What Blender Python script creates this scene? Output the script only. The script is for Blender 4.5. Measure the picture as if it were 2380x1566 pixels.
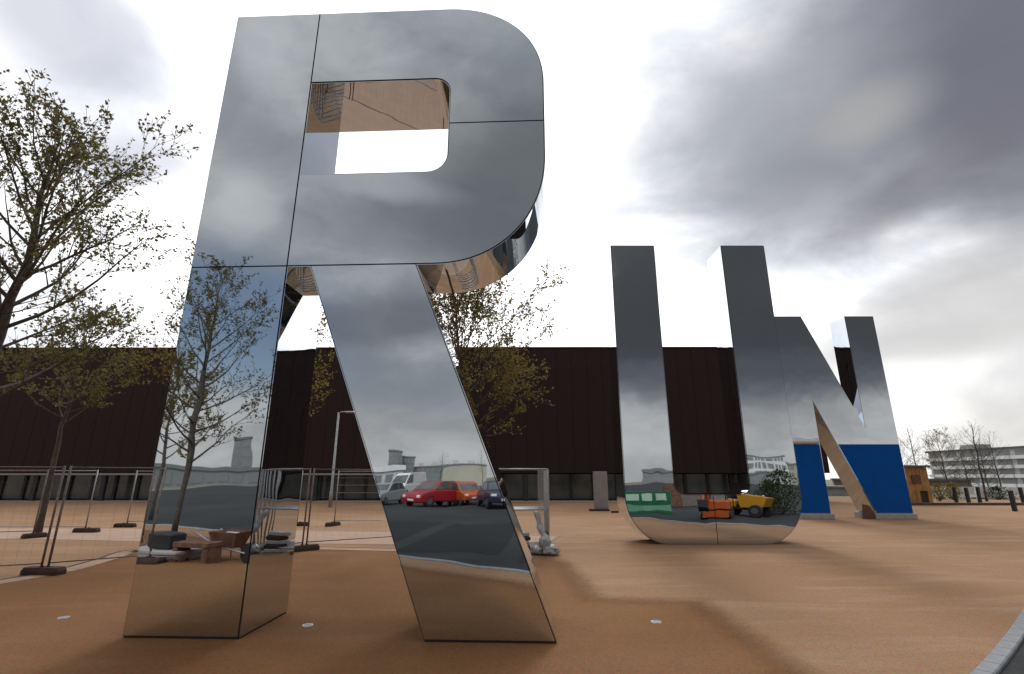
import bpy, bmesh, math, random
from mathutils import Vector, Matrix
R_ = math.radians
PI = math.pi
scn = bpy.context.scene
for o in list(bpy.data.objects):
    bpy.data.objects.remove(o)
col = scn.collection

# ------------------------------------------------------------------ camera
EYE = 1.81
PITCH = 15.57
FPX = 1156.0                       # focal length in pixels of a 2380 px wide picture
cam_d = bpy.data.cameras.new('camera')
cam_d.sensor_width = 36.0
cam_d.lens = 36.0 * FPX / 2380.0
cam_d.clip_start = 0.05
cam_d.clip_end = 5000
cam = bpy.data.objects.new('camera', cam_d)
cam.location = (0, 0, EYE)
cam.rotation_euler = (R_(90 + PITCH), 0, 0)
col.objects.link(cam)
scn.camera = cam

# ------------------------------------------------------------------ render and exposure
scn.render.engine = 'CYCLES'
scn.view_settings.view_transform = 'Standard'
scn.view_settings.look = 'None'
scn.view_settings.exposure = 0.0
scn.view_settings.gamma = 1.0
scn.view_settings.use_curve_mapping = False
cy = scn.cycles
cy.max_bounces = 9
cy.diffuse_bounces = 3
cy.glossy_bounces = 7
cy.transmission_bounces = 4
cy.transparent_max_bounces = 8
cy.caustics_reflective = False
cy.caustics_refractive = False
cy.sample_clamp_indirect = 4.0
cy.use_denoising = True


def pix_dir(px, py):
    """direction of a pixel of the 2380 x 1566 picture, world axes"""
    x, y, z = (px - 1190) / FPX, -(py - 783) / FPX, 1.0
    p = R_(PITCH)
    return Vector((x, z * math.cos(p) - y * math.sin(p), z * math.sin(p) + y * math.cos(p))).normalized()


def ground_at(px, py, z=0.0):
    d = pix_dir(px, py)
    k = (z - EYE) / d.z
    return Vector((d.x * k, d.y * k, z))


# ------------------------------------------------------------------ world: nishita sky behind broken cloud
SUN_AZ, SUN_EL = 4.0, 42.0           # azimuth clockwise from +Y
SUN = Vector((math.sin(R_(SUN_AZ)) * math.cos(R_(SUN_EL)), math.cos(R_(SUN_AZ)) * math.cos(R_(SUN_EL)), math.sin(R_(SUN_EL))))
world = bpy.data.worlds.new('World')
scn.world = world
world.use_nodes = True
nt = world.node_tree
nt.nodes.clear()


class NB:
    """tiny node-graph builder"""
    def __init__(s, nt):
        s.nt = nt
    def node(s, t, **kw):
        n = s.nt.nodes.new(t)
        for k, v in kw.items():
            setattr(n, k, v)
        return n
    def put(s, sock, v):
        if isinstance(v, bpy.types.NodeSocket):
            s.nt.links.new(v, sock)
        else:
            sock.default_value = v
    def m(s, op, a, b=None, c=None, clamp=False):
        n = s.node('ShaderNodeMath', operation=op, use_clamp=clamp)
        for i, v in enumerate((a, b, c)):
            if v is not None:
                s.put(n.inputs[i], v)
        return n.outputs[0]
    def dot(s, a, b):
        n = s.node('ShaderNodeVectorMath', operation='DOT_PRODUCT')
        s.put(n.inputs[0], a); s.put(n.inputs[1], b)
        return n.outputs['Value']
    def step(s, x, lo, hi):
        n = s.node('ShaderNodeMapRange', interpolation_type='SMOOTHSTEP')
        s.put(n.inputs[0], x); s.put(n.inputs[1], lo); s.put(n.inputs[2], hi)
        n.inputs[3].default_value = 0; n.inputs[4].default_value = 1
        return n.outputs[0]
    def mixc(s, f, a, b, mode='MIX'):
        n = s.node('ShaderNodeMix', data_type='RGBA', blend_type=mode)
        s.put(n.inputs[0], f); s.put(n.inputs[6], a); s.put(n.inputs[7], b)
        return n.outputs[2]
    def noise(s, vec, scale, detail=4, rough=0.5, dist=0.0, dim='3D'):
        n = s.node('ShaderNodeTexNoise', noise_dimensions=dim)
        if vec is not None:
            s.put(n.inputs['Vector'], vec)
        n.inputs['Scale'].default_value = scale
        n.inputs['Detail'].default_value = detail
        n.inputs['Roughness'].default_value = rough
        n.inputs['Distortion'].default_value = dist
        return n.outputs[0], n.outputs[1]
    def vscale(s, v, sc):
        n = s.node('ShaderNodeVectorMath', operation='MULTIPLY')
        s.put(n.inputs[0], v); s.put(n.inputs[1], sc)
        return n.outputs[0]


W = NB(nt)
tc = W.node('ShaderNodeTexCoord')
D = tc.outputs['Generated']
Dz = W.vscale(D, (1, 1, 2.0))
nA, _ = W.noise(Dz, 2.1, 5, 0.52, 0.25)
nB, _ = W.noise(Dz, 5.0, 6, 0.55, 0.2)
nC, _ = W.noise(Dz, 1.2, 3, 0.5, 0.0)


def blob(c, s1, s2, ang=0.0, lo=0.55, hi=1.15, warp=0.7):
    """soft-edged cloud bank around direction c"""
    c = c.normalized()
    t1 = Vector((0, 0, 1)).cross(c).normalized() * -1
    t2 = c.cross(t1).normalized()
    if t2.z < 0:
        t2 = -t2
    a = R_(ang)
    u1 = (t1 * math.cos(a) + t2 * math.sin(a)) / s1
    u2 = (-t1 * math.sin(a) + t2 * math.cos(a)) / s2
    q1 = W.dot(D, tuple(u1)); q2 = W.dot(D, tuple(u2))
    r = W.m('SQRT', W.m('ADD', W.m('MULTIPLY', q1, q1), W.m('MULTIPLY', q2, q2)))
    r = W.m('ADD', r, W.m('MULTIPLY', W.m('SUBTRACT', nA, 0.5), warp))
    r = W.m('ADD', r, W.m('MULTIPLY', W.m('SUBTRACT', nB, 0.5), warp * 0.32))
    msk = W.m('SUBTRACT', 1.0, W.step(r, lo, hi))
    front = W.step(W.dot(D, tuple(c)), 0.0, 0.15)
    return W.m('MULTIPLY', msk, front)


def azel(az, el):
    a, e = R_(az), R_(el)
    return Vector((math.sin(a) * math.cos(e), math.cos(a) * math.cos(e), math.sin(e)))


glow = W.m('POWER', W.m('MAXIMUM', W.m('ADD', W.m('MULTIPLY', W.dot(D, tuple(SUN)), 0.8), 0.2), 0.0), 2.4)
bright = W.m('ADD', 0.52, W.m('MULTIPLY', glow, 1.75))
nD, _ = W.noise(Dz, 3.6, 7, 0.56, 0.5)
puff = W.step(nD, 0.34, 0.66)
tex = W.m('ADD', 0.76, W.m('MULTIPLY', puff, 0.38))
tex = W.m('ADD', tex, W.m('MULTIPLY', W.m('SUBTRACT', nB, 0.5), 0.35))
bright = W.m('MULTIPLY', bright, tex)
cloudc = W.mixc(puff, (0.93, 0.965, 1.03, 1), (1.0, 0.995, 0.985, 1))
nm = W.node('ShaderNodeVectorMath', operation='SCALE')
W.put(nm.inputs[0], cloudc); W.put(nm.inputs['Scale'], bright)
cloud = nm.outputs[0]
sky = W.node('ShaderNodeTexSky', sky_type='NISHITA')
sky.sun_disc = False
sky.sun_elevation = R_(SUN_EL)
sky.sun_rotation = R_(SUN_AZ)
sky.air_density = 1.0
skyc = W.node('ShaderNodeVectorMath', operation='SCALE')
W.put(skyc.inputs[0], sky.outputs[0]); skyc.inputs['Scale'].default_value = 0.085
skyo = skyc.outputs[0]
# blue gaps
def in_R(px, py):
    """sky direction that letter R shows at this pixel"""
    d = pix_dir(px, py); a = math.atan2(0.21, 5.0)
    n = Vector((math.sin(a), math.cos(a), 0))
    return d - n * (2 * d.dot(n))


def in_U(px, py):
    d = pix_dir(px, py)
    return Vector((d.x, -d.y, d.z))


hole = blob(in_R(500, 740), 0.26, 0.15, 0, 0.45, 1.2, 0.8)
hole2 = W.m('MULTIPLY', W.step(nC, 0.60, 0.74), W.step(W.m('SUBTRACT', 1.0, glow), 0.55, 0.9))
hole = W.m('MAXIMUM', hole, W.m('MULTIPLY', hole2, 0.45))
base = W.mixc(W.m('MULTIPLY', hole, 0.85), cloud, skyo)
# rain-dark banks of cloud: (direction, half sizes, turn, depth, edges, tint)
BANKS = [
    (pix_dir(1900, 170), 0.62, 0.32, 0, 0.55, 0.25, 1.15, (0.40, 0.41, 0.45)),
    (pix_dir(2030, 210), 0.46, 0.26, 4, 0.80, 0.30, 1.2, (0.275, 0.295, 0.355)),
    (pix_dir(1880, 450), 0.21, 0.13, -12, 0.72, 0.3, 1.25, (0.30, 0.315, 0.36)),
    (pix_dir(2480, 150), 0.30, 0.32, 20, 0.85, 0.25, 1.2, (0.135, 0.138, 0.178)),
    (pix_dir(2130, 430), 0.20, 0.05, 22, 0.6, 0.3, 1.2, (0.19, 0.19, 0.225)),
    (pix_dir(2010, 270), 0.085, 0.055, 10, 0.6, 0.2, 1.3, (0.46, 0.46, 0.44)),
    (pix_dir(2300, 720), 0.17, 0.06, 3, 0.65, 0.3, 1.25, (0.36, 0.36, 0.39)),
    (in_U(1880, 610), 0.58, 0.30, 0, 0.97, 0.66, 1.0, (0.068, 0.071, 0.077)),
    (in_U(1690, 875), 0.45, 0.055, 3, 0.75, 0.4, 1.2, (0.12, 0.13, 0.155)),
    (in_R(1290, 460), 0.32, 0.24, 0, 0.82, 0.3, 1.3, (0.125, 0.135, 0.145)),
    (in_R(960, 520), 0.30, 0.09, 0, 0.55, 0.3, 1.3, (0.20, 0.215, 0.235)),
    (in_R(900, 745), 0.24, 0.07, -12, 0.72, 0.3, 1.3, (0.16, 0.165, 0.19)),
    (in_R(880, 880), 0.22, 0.055, 0, 0.5, 0.3, 1.3, (0.24, 0.27, 0.30)),
    (in_R(560, 480), 0.07, 0.07, 10, 0.6, 0.2, 1.3, (0.80, 0.80, 0.79)),
    (in_R(610, 110), 0.06, 0.07, 0, 0.5, 0.2, 1.3, (0.85, 0.85, 0.84)),
    (in_R(850, 420), 0.16, 0.03, 0, 0.5, 0.2, 1.3, (0.62, 0.63, 0.64)),
    (in_R(600, 330), 0.14, 0.06, 10, 0.45, 0.2, 1.4, (0.33, 0.34, 0.37)),
    (pix_dir(2250, 930), 0.42, 0.17, 0, 0.66, 0.5, 1.3, (0.74, 0.73, 0.71)),
    (pix_dir(2200, 640), 0.16, 0.03, 12, 0.6, 0.3, 1.3, (0.55, 0.55, 0.56)),
    (pix_dir(2100, 800), 0.14, 0.03, -5, 0.5, 0.3, 1.3, (0.62, 0.62, 0.62)),
    (pix_dir(340, 370), 0.13, 0.06, 20, 0.8, 0.2, 1.4, (0.58, 0.60, 0.69)),
    (pix_dir(170, 60), 0.16, 0.12, 0, 0.85, 0.2, 1.4, (0.56, 0.58, 0.67)),
]
for c, s1, s2, ang, k, lo, hi, tint in BANKS:
    base = W.mixc(W.m('MULTIPLY', blob(c, s1, s2, ang, lo, hi), k), base, tint + (1,))
# pale haze near the horizon
dzn = W.dot(D, (0, 0, 1))
hz = W.m('SUBTRACT', 1.0, W.step(dzn, 0.05, 0.18))
hazec = W.node('ShaderNodeVectorMath', operation='SCALE')
hazec.inputs[0].default_value = (1.0, 0.985, 0.955)
W.put(hazec.inputs['Scale'], W.m('MULTIPLY', W.m('ADD', 0.60, W.m('MULTIPLY', glow, 0.95)), tex))
base = W.mixc(W.m('MULTIPLY', hz, 0.9), base, hazec.outputs[0])
bg = W.node('ShaderNodeBackground')
W.put(bg.inputs['Color'], base)
bg.inputs['Strength'].default_value = 1.0
wo = W.node('ShaderNodeOutputWorld')
nt.links.new(bg.outputs[0], wo.inputs[0])

sun_d = bpy.data.lights.new('sun', 'SUN')
sun_d.energy = 1.2
sun_d.angle = R_(14)
sun_d.color = (1.0, 0.96, 0.9)
sun = bpy.data.objects.new('sun', sun_d)
sun.rotation_euler = (-SUN).to_track_quat('-Z', 'Y').to_euler()
sun.location = (0, 0, 30)
col.objects.link(sun)

# ------------------------------------------------------------------ materials
MATS = {}


def mat(name, c, rough=0.6, metal=0.0, var=0.0, vscale=3.0, c2=None, bump=0.0, bscale=40.0, spec=0.5, coord='Object', trans=0.0, alpha=1.0):
    if name in MATS:
        return MATS[name]
    m = bpy.data.materials.new(name)
    m.use_nodes = True
    t = m.node_tree
    b = t.nodes['Principled BSDF']
    N = NB(t)
    b.inputs['Roughness'].default_value = rough
    b.inputs['Metallic'].default_value = metal
    b.inputs['Specular IOR Level'].default_value = spec
    b.inputs['Base Color'].default_value = tuple(c) + (1,)
    if trans:
        b.inputs['Transmission Weight'].default_value = trans
    if alpha < 1:
        b.inputs['Alpha'].default_value = alpha
    tcn = N.node('ShaderNodeTexCoord')
    if var > 0 or c2 is not None:
        f, _ = N.noise(tcn.outputs[coord], vscale, 5, 0.6)
        a2 = c2 if c2 is not None else tuple(min(1, x * (1 + var)) for x in c)
        a1 = c if c2 is not None else tuple(x * (1 - var) for x in c)
        f = N.step(f, 0.3, 0.7)
        t.links.new(N.mixc(f, tuple(a1) + (1,), tuple(a2) + (1,)), b.inputs['Base Color'])
    if bump > 0:
        f, _ = N.noise(tcn.outputs[coord], bscale, 4, 0.6)
        bn = N.node('ShaderNodeBump')
        bn.inputs['Strength'].default_value = 1.0
        bn.inputs['Distance'].default_value = bump
        t.links.new(f, bn.inputs['Height'])
        t.links.new(bn.outputs[0], b.inputs['Normal'])
    MATS[name] = m
    return m


def gravel_mat(name, c1, c2, patch, rough=0.85):
    """resin-bound gravel: large soft stains, tyre-like streaks and stone speckle"""
    m = bpy.data.materials.new(name)
    m.use_nodes = True
    t = m.node_tree
    b = t.nodes['Principled BSDF']
    N = NB(t)
    tcn = N.node('ShaderNodeTexCoord')
    P = tcn.outputs['Object']
    big, _ = N.noise(P, 0.16, 4, 0.55, 0.6)
    mid, _ = N.noise(N.vscale(P, (0.35, 1.6, 1)), 0.9, 5, 0.6, 0.4)
    fine, _ = N.noise(P, 70, 3, 0.7)
    sm, _ = N.noise(P, 6, 5, 0.65)
    colr = N.mixc(N.step(big, 0.34, 0.66), c1 + (1,), c2 + (1,))
    colr = N.mixc(N.m('MULTIPLY', N.step(mid, 0.46, 0.68), 0.75), colr, patch + (1,))
    colr = N.mixc(N.m('MULTIPLY', N.step(sm, 0.55, 0.8), 0.35), colr, tuple(x * 0.72 for x in c1) + (1,))
    v = N.node('ShaderNodeTexVoronoi')
    t.links.new(P, v.inputs['Vector'])
    v.inputs['Scale'].default_value = 60
    sp = N.mixc(0.5, (0.5, 0.5, 0.5, 1), v.outputs['Color'])
    colr = N.mixc(0.42, colr, sp, 'OVERLAY')
    t.links.new(colr, b.inputs['Base Color'])
    b.inputs['Roughness'].default_value = rough
    b.inputs['Specular IOR Level'].default_value = 0.12
    bn = N.node('ShaderNodeBump')
    bn.inputs['Distance'].default_value = 0.009
    bn.inputs['Strength'].default_value = 0.9
    t.links.new(N.m('ADD', N.m('MULTIPLY', v.outputs['Distance'], 0.6), N.m('MULTIPLY', sm, 2.0)), bn.inputs['Height'])
    t.links.new(bn.outputs[0], b.inputs['Normal'])
    MATS[name] = m
    return m


def mirror_mat():
    m = bpy.data.materials.new('mirror_steel')
    m.use_nodes = True
    t = m.node_tree
    b = t.nodes['Principled BSDF']
    N = NB(t)
    b.inputs['Base Color'].default_value = (0.65, 0.69, 0.725, 1)
    b.inputs['Metallic'].default_value = 1.0
    tcn = N.node('ShaderNodeTexCoord')
    f, _ = N.noise(tcn.outputs['Object'], 0.75, 2, 0.45)
    s, _ = N.noise(tcn.outputs['Object'], 5.0, 6, 0.7)
    r = N.m('ADD', 0.012, N.m('MULTIPLY', N.step(s, 0.5, 0.85), 0.035))
    t.links.new(r, b.inputs['Roughness'])
    bn = N.node('ShaderNodeBump')
    bn.inputs['Strength'].default_value = 1.0
    bn.inputs['Distance'].default_value = 0.0065
    t.links.new(f, bn.inputs['Height'])
    t.links.new(bn.outputs[0], b.inputs['Normal'])
    MATS['mirror_steel'] = m
    return m


M_RESIN = gravel_mat('resin_gravel', (0.31, 0.178, 0.099), (0.355, 0.216, 0.128), (0.395, 0.252, 0.158))
M_APRON = gravel_mat('resin_gravel_dark', (0.195, 0.092, 0.038), (0.26, 0.134, 0.060), (0.24, 0.118, 0.062))  # browner apron resin, darkened further to paint in the tall letter's shadow
M_ASPH = gravel_mat('asphalt', (0.042, 0.044, 0.045), (0.054, 0.056, 0.058), (0.064, 0.065, 0.068))
M_ASPH2 = gravel_mat('asphalt_patch', (0.030, 0.031, 0.033), (0.035, 0.036, 0.039), (0.038, 0.040, 0.043))
M_FAR = mat('far_ground', (0.22, 0.19, 0.15), 0.95, c2=(0.12, 0.13, 0.07), vscale=0.05)
M_MIRROR = mirror_mat()
M_CORE = mat('dark_joint', (0.02, 0.02, 0.022), 0.6)
M_BLUE = mat('blue_film', (0.0006, 0.092, 0.40), 0.5, var=0.06, vscale=1.5, bump=0.004, bscale=2.2, spec=0.12)
M_FLAP = mat('white_film', (0.72, 0.72, 0.72), 0.4)
M_CONC = mat('concrete', (0.42, 0.40, 0.37), 0.85, var=0.12, vscale=5, bump=0.003)
M_CLAD = mat('copper_cladding', (0.030, 0.0165, 0.0155), 0.7, 0.0, var=0.10, vscale=0.8, spec=0.25)
M_CLADJ = mat('cladding_joint', (0.018, 0.012, 0.011), 0.8)
M_FRAME = mat('dark_frame', (0.025, 0.025, 0.028), 0.5)
M_FASC = mat('grey_fascia', (0.36, 0.35, 0.37), 0.5)
M_GLASS = mat('dark_glass', (0.085, 0.095, 0.092), 0.12, var=0.5, vscale=0.6, spec=0.6)
M_GALV = mat('galvanised', (0.36, 0.36, 0.37), 0.45, 0.7, var=0.15, vscale=8)
M_DIM = mat('dim_grey_tube', (0.17, 0.135, 0.12), 0.6, 0.0, var=0.25, vscale=9)  # mid grey tube, its backlit darkness put into the colour
M_RUBBER = mat('rubber', (0.055, 0.032, 0.024), 0.85, var=0.25, vscale=6, bump=0.004)
M_BARK = mat('bark', (0.085, 0.070, 0.058), 0.95, var=0.3, vscale=7, bump=0.01, bscale=25)
M_STEEL = mat('brushed_steel', (0.55, 0.55, 0.56), 0.35, 1.0)
M_BLACK = mat('black_paint', (0.02, 0.02, 0.022), 0.5)
M_WHITE = mat('white_paint', (0.72, 0.72, 0.71), 0.45, var=0.06, vscale=2)
M_POLY = mat('silver_sheet', (0.36, 0.36, 0.37), 0.32, 0.0, var=0.25, vscale=6, bump=0.02, bscale=12)
M_WIRE = mat('fence_wire', (0.16, 0.12, 0.10), 0.7)
M_TIMBER = mat('old_timber', (0.15, 0.072, 0.045), 0.8, var=0.35, vscale=7, bump=0.003)
M_PALET = mat('pale_board', (0.46, 0.44, 0.42), 0.8, var=0.1, vscale=4)
M_OCHRE = mat('ochre_sheet', (0.40, 0.20, 0.055), 0.6, var=0.3, vscale=2.0)
M_RIM = mat('wheel_rim', (0.20, 0.20, 0.21), 0.4, 0.6)
M_TYRE = mat('tyre', (0.022, 0.022, 0.022), 0.85)


def leaf_mat(name, c, c2):
    m = bpy.data.materials.new(name)
    m.use_nodes = True
    t = m.node_tree
    t.nodes.clear()
    N = NB(t)
    g = N.node('ShaderNodeNewGeometry')
    cr = N.mixc(g.outputs['Random Per Island'], c + (1,), c2 + (1,))
    d = N.node('ShaderNodeBsdfDiffuse'); tr = N.node('ShaderNodeBsdfTranslucent')
    t.links.new(cr, d.inputs[0]); t.links.new(cr, tr.inputs[0])
    mx = N.node('ShaderNodeMixShader'); mx.inputs[0].default_value = 0.5
    t.links.new(d.outputs[0], mx.inputs[1]); t.links.new(tr.outputs[0], mx.inputs[2])
    o = N.node('ShaderNodeOutputMaterial')
    t.links.new(mx.outputs[0], o.inputs[0])
    return m


M_LEAF_G = leaf_mat('leaf_green', (0.12, 0.12, 0.040), (0.22, 0.18, 0.075))
M_LEAF_O = leaf_mat('leaf_olive', (0.17, 0.14, 0.04), (0.27, 0.205, 0.068))
M_LEAF_D = leaf_mat('leaf_dark', (0.035, 0.055, 0.018), (0.06, 0.075, 0.025))


# ------------------------------------------------------------------ mesh helpers
class MB:
    def __init__(s):
        s.v, s.f = [], []
    def add(s, vs, fs):
        n = len(s.v)
        s.v += [tuple(p) for p in vs]
        s.f += [tuple(i + n for i in f) for f in fs]
        return s
    def box(s, x0, x1, y0, y1, z0, z1, bev=0.0):
        if bev <= 0:
            return s.add([(x0, y0, z0), (x1, y0, z0), (x1, y1, z0), (x0, y1, z0), (x0, y0, z1), (x1, y0, z1), (x1, y1, z1), (x0, y1, z1)],
                         [(0, 3, 2, 1), (4, 5, 6, 7), (0, 1, 5, 4), (1, 2, 6, 5), (2, 3, 7, 6), (3, 0, 4, 7)])
        b = min(bev, (x1 - x0) / 2.1, (y1 - y0) / 2.1, (z1 - z0) / 2.1)
        rings = []
        for z, i in ((z0, b), (z0 + b, 0), (z1 - b, 0), (z1, b)):
            q = b
            rings.append([(x0 + i + q, y0 + i, z), (x1 - i - q, y0 + i, z), (x1 - i, y0 + i + q, z), (x1 - i, y1 - i - q, z),
                          (x1 - i - q, y1 - i, z), (x0 + i + q, y1 - i, z), (x0 + i, y1 - i - q, z), (x0 + i, y0 + i + q, z)])
        return s.loft(rings)
    def loft(s, rings, cap=True):
        n = len(rings[0]); vs = [p for r in rings for p in r]; fs = []
        for k in range(len(rings) - 1):
            for i in range(n):
                j = (i + 1) % n
                fs.append((k * n + i, k * n + j, (k + 1) * n + j, (k + 1) * n + i))
        if cap:
            fs.append(tuple(reversed(range(n))))
            fs.append(tuple(range((len(rings) - 1) * n, len(rings) * n)))
        return s.add(vs, fs)
    def tube(s, pts, rads, n=6, cap=True):
        pts = [Vector(p) for p in pts]
        if not isinstance(rads, (list, tuple)):
            rads = [rads] * len(pts)
        rings = []
        up = None
        for i, p in enumerate(pts):
            d = (pts[min(i + 1, len(pts) - 1)] - pts[max(i - 1, 0)])
            d = d.normalized() if d.length > 1e-9 else Vector((0, 0, 1))
            if up is None:
                up = Vector((0, 0, 1)) if abs(d.z) < 0.9 else Vector((1, 0, 0))
            a = d.cross(up).normalized(); b = a.cross(d).normalized(); up = b
            rings.append([p + (a * math.cos(2 * PI * k / n) + b * math.sin(2 * PI * k / n)) * rads[i] for k in range(n)])
        return s.loft(rings, cap)
    def prism(s, poly, y0, y1):
        """poly of (x, z), pushed along y"""
        n = len(poly)
        vs = [(x, y0, z) for x, z in poly] + [(x, y1, z) for x, z in poly]
        fs = [tuple(range(n)), tuple(reversed(range(n, 2 * n)))]
        fs += [((i + 1) % n, i, n + i, n + (i + 1) % n) for i in range(n)]
        return s.add(vs, fs)
    def flat(s, poly, z):
        return s.add([(x, y, z) for x, y in poly], [tuple(range(len(poly)))])
    def build(s, name, m, parent=None, smooth=False, loc=None, rotz=None):
        me = bpy.data.meshes.new(name)
        me.from_pydata(s.v, [], s.f)
        me.validate()
        bm = bmesh.new(); bm.from_mesh(me)
        bmesh.ops.recalc_face_normals(bm, faces=bm.faces)
        bm.to_mesh(me); bm.free()
        if m is not None:
            me.materials.append(m)
        if smooth:
            for p in me.polygons:
                p.use_smooth = True
        o = bpy.data.objects.new(name, me)
        col.objects.link(o)
        if parent is not None:
            o.parent = parent
        if loc is not None:
            o.location = loc
        if rotz is not None:
            o.rotation_euler = (0, 0, rotz)
        return o


def tag(o, label=None, cat=None, group=None, kind=None):
    if label: o['label'] = label
    if cat: o['category'] = cat
    if group: o['group'] = group
    if kind: o['kind'] = kind
    return o


def thing(name, label, cat, loc=(0, 0, 0), rotz=0.0, group=None):
    o = bpy.data.objects.new(name, None)
    o.empty_display_size = 0.3
    col.objects.link(o)
    o.location = loc
    o.rotation_euler = (0, 0, rotz)
    return tag(o, label, cat, group)


def share(src, parent, loc=None, name=None):
    c = src.copy()
    col.objects.link(c)
    c.parent = parent
    if loc is not None:
        c.location = loc
    return c


def copy_tree(o, parent=None):
    c = o.copy()
    col.objects.link(c)
    c.parent = parent
    for ch in list(o.children):
        copy_tree(ch, c)
    return c


def offset_poly(poly, d):
    """move a closed ccw polygon inward by d"""
    n = len(poly); out = []
    for i in range(n):
        p0, p1, p2 = Vector(poly[i - 1]), Vector(poly[i]), Vector(poly[(i + 1) % n])
        e1 = (p1 - p0).normalized(); e2 = (p2 - p1).normalized()
        n1 = Vector((-e1.y, e1.x)); n2 = Vector((-e2.y, e2.x))
        m = n1 + n2
        k = m.dot(n1)
        m = m * (d / max(k, 0.25))
        out.append((p1.x + m.x, p1.y + m.y))
    return out


def ccw(poly):
    a = sum(poly[i - 1][0] * poly[i][1] - poly[i][0] * poly[i - 1][1] for i in range(len(poly)))
    return list(poly) if a > 0 else list(reversed(poly))


# ------------------------------------------------------------------ ground, apron, asphalt, kerb
def land(x, y):
    """ground height: the site stands on a low plateau"""
    def out(x0, x1, y0, y1):
        return math.hypot(max(x0 - x, 0, x - x1), max(y0 - y, 0, y - y1))
    d = min(out(-95, 24, -95, 95), out(-95, 56, -95, 47))
    t = min(1.0, d / 45.0)
    return -0.03 - 5.0 * t * t * (3 - 2 * t)


gx = [-900, -500, -300, -200] + list(range(-160, 160, 10)) + [160, 200, 300, 500, 900]
vs = [(x, y, land(x, y)) for y in gx for x in gx]
ng = len(gx)
o = MB().add(vs, [(j * ng + i, j * ng + i + 1, (j + 1) * ng + i + 1, (j + 1) * ng + i) for j in range(ng - 1) for i in range(ng - 1)]).build('terrain', M_FAR, None, True)
tag(o, 'wide rough ground stretching away beyond the plaza', kind='structure')
KERB = [(-60, -33), (-30, -14.5), (-12, -5.0), (-3.27, 0.11), (-0.1, 2.1), (2.2, 3.7), (4.48, 5.4), (6.68, 7.22), (9.2, 9.45), (14, 13.8), (24, 23.3), (40, 39)]
# smooth kerb line
def catmull(pts, n=8):
    out = []
    for i in range(len(pts) - 1):
        p0 = Vector(pts[max(i - 1, 0)]); p1 = Vector(pts[i]); p2 = Vector(pts[i + 1]); p3 = Vector(pts[min(i + 2, len(pts) - 1)])
        for k in range(n):
            t = k / n
            out.append(0.5 * ((2 * p1) + (p2 - p0) * t + (2 * p0 - 5 * p1 + 4 * p2 - p3) * t * t + (3 * p1 - p0 - 3 * p2 + p3) * t ** 3))
    out.append(Vector(pts[-1]))
    return out
KL = catmull(KERB)
plaza_poly = [(p.x, p.y) for p in KL] + [(54, 45), (23, 45.5), (23, 93), (-90, 93), (-90, -33)]
o = MB().flat(plaza_poly, 0.0).build('ground', M_RESIN)
tag(o, 'buff resin gravel plaza ground', kind='structure')
asph_poly = [(p.x, p.y) for p in reversed(KL)] + [(-60, -90), (54, -90), (54, 39)]
o = MB().flat(asph_poly, -0.012).build('road', M_ASPH)
tag(o, 'grey asphalt road beside the plaza', kind='structure')
apron = [(-7.4, 3.0)]
ap_pts = [(-40, -15), (-12, -4.2), (-3.3, 0.7), (-0.15, 2.65), (3.1, 4.9), (3.15, 8.5), (1.6, 8.7), (1.5, 11.6), (0.9, 13.5), (-3.0, 13.9), (-5.7, 14.3), (-8.0, 14.4), (-9.5, 13.2), (-9.3, 11.8), (-9.3, 10.4), (-9.6, 9.2), (-12, 7.6), (-40, 2.0)]
def feathered(name, poly, z, m, w):
    """sheet whose edge thins out into the ground beneath"""
    poly = ccw(poly)
    inn = offset_poly(poly, w); n = len(poly)
    me = bpy.data.meshes.new(name)
    me.from_pydata([(x, y, z) for x, y in inn] + [(x, y, z) for x, y in poly], [], [tuple(range(n))] + [(n + i, n + (i + 1) % n, (i + 1) % n, i) for i in range(n)])
    at = me.attributes.new('cover', 'FLOAT', 'POINT')
    for k in range(n):
        at.data[k].value = 1.0; at.data[n + k].value = 0.0
    me.materials.append(m)
    t = m.node_tree
    if not any(q.type == 'ATTRIBUTE' for q in t.nodes):
        N = NB(t)
        a = N.node('ShaderNodeAttribute'); a.attribute_name = 'cover'
        tcn = N.node('ShaderNodeTexCoord')
        f, _ = N.noise(tcn.outputs['Object'], 5.0, 5, 0.7)
        al = N.step(N.m('ADD', a.outputs['Fac'], N.m('MULTIPLY', N.m('SUBTRACT', f, 0.5), 0.45)), 0.0, 1.0)
        al = N.m('MULTIPLY', al, N.step(a.outputs['Fac'], 0.0, 0.12))
        t.links.new(al, t.nodes['Principled BSDF'].inputs['Alpha'])
    o = bpy.data.objects.new(name, me); col.objects.link(o)
    return o


o = feathered('pavement', ap_pts, 0.004, M_APRON, 0.8)
tag(o, 'darker brown resin gravel apron, partly painted shade, around the tall letter', kind='structure')
# dark joint along the far side of the apron
jl = catmull([(-9.3, 9.4), (-9.05, 10.6), (-9.3, 12.0), (-9.6, 13.5), (-8.0, 14.35), (-5.7, 14.15), (-3.0, 13.75), (0.6, 13.35)], 6)
mb = MB()
for a, b in zip(jl, jl[1:]):
    t = (b - a).normalized(); n = Vector((-t.y, t.x)) * 0.035
    mb.add([(a.x - n.x, a.y - n.y, 0.008), (b.x - n.x, b.y - n.y, 0.008), (b.x + n.x, b.y + n.y, 0.008), (a.x + n.x, a.y + n.y, 0.008)], [(0, 1, 2, 3)])
o = mb.build('pavement_edging', M_RUBBER); tag(o, 'thin dark edging strip around the brown apron', kind='structure')
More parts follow.
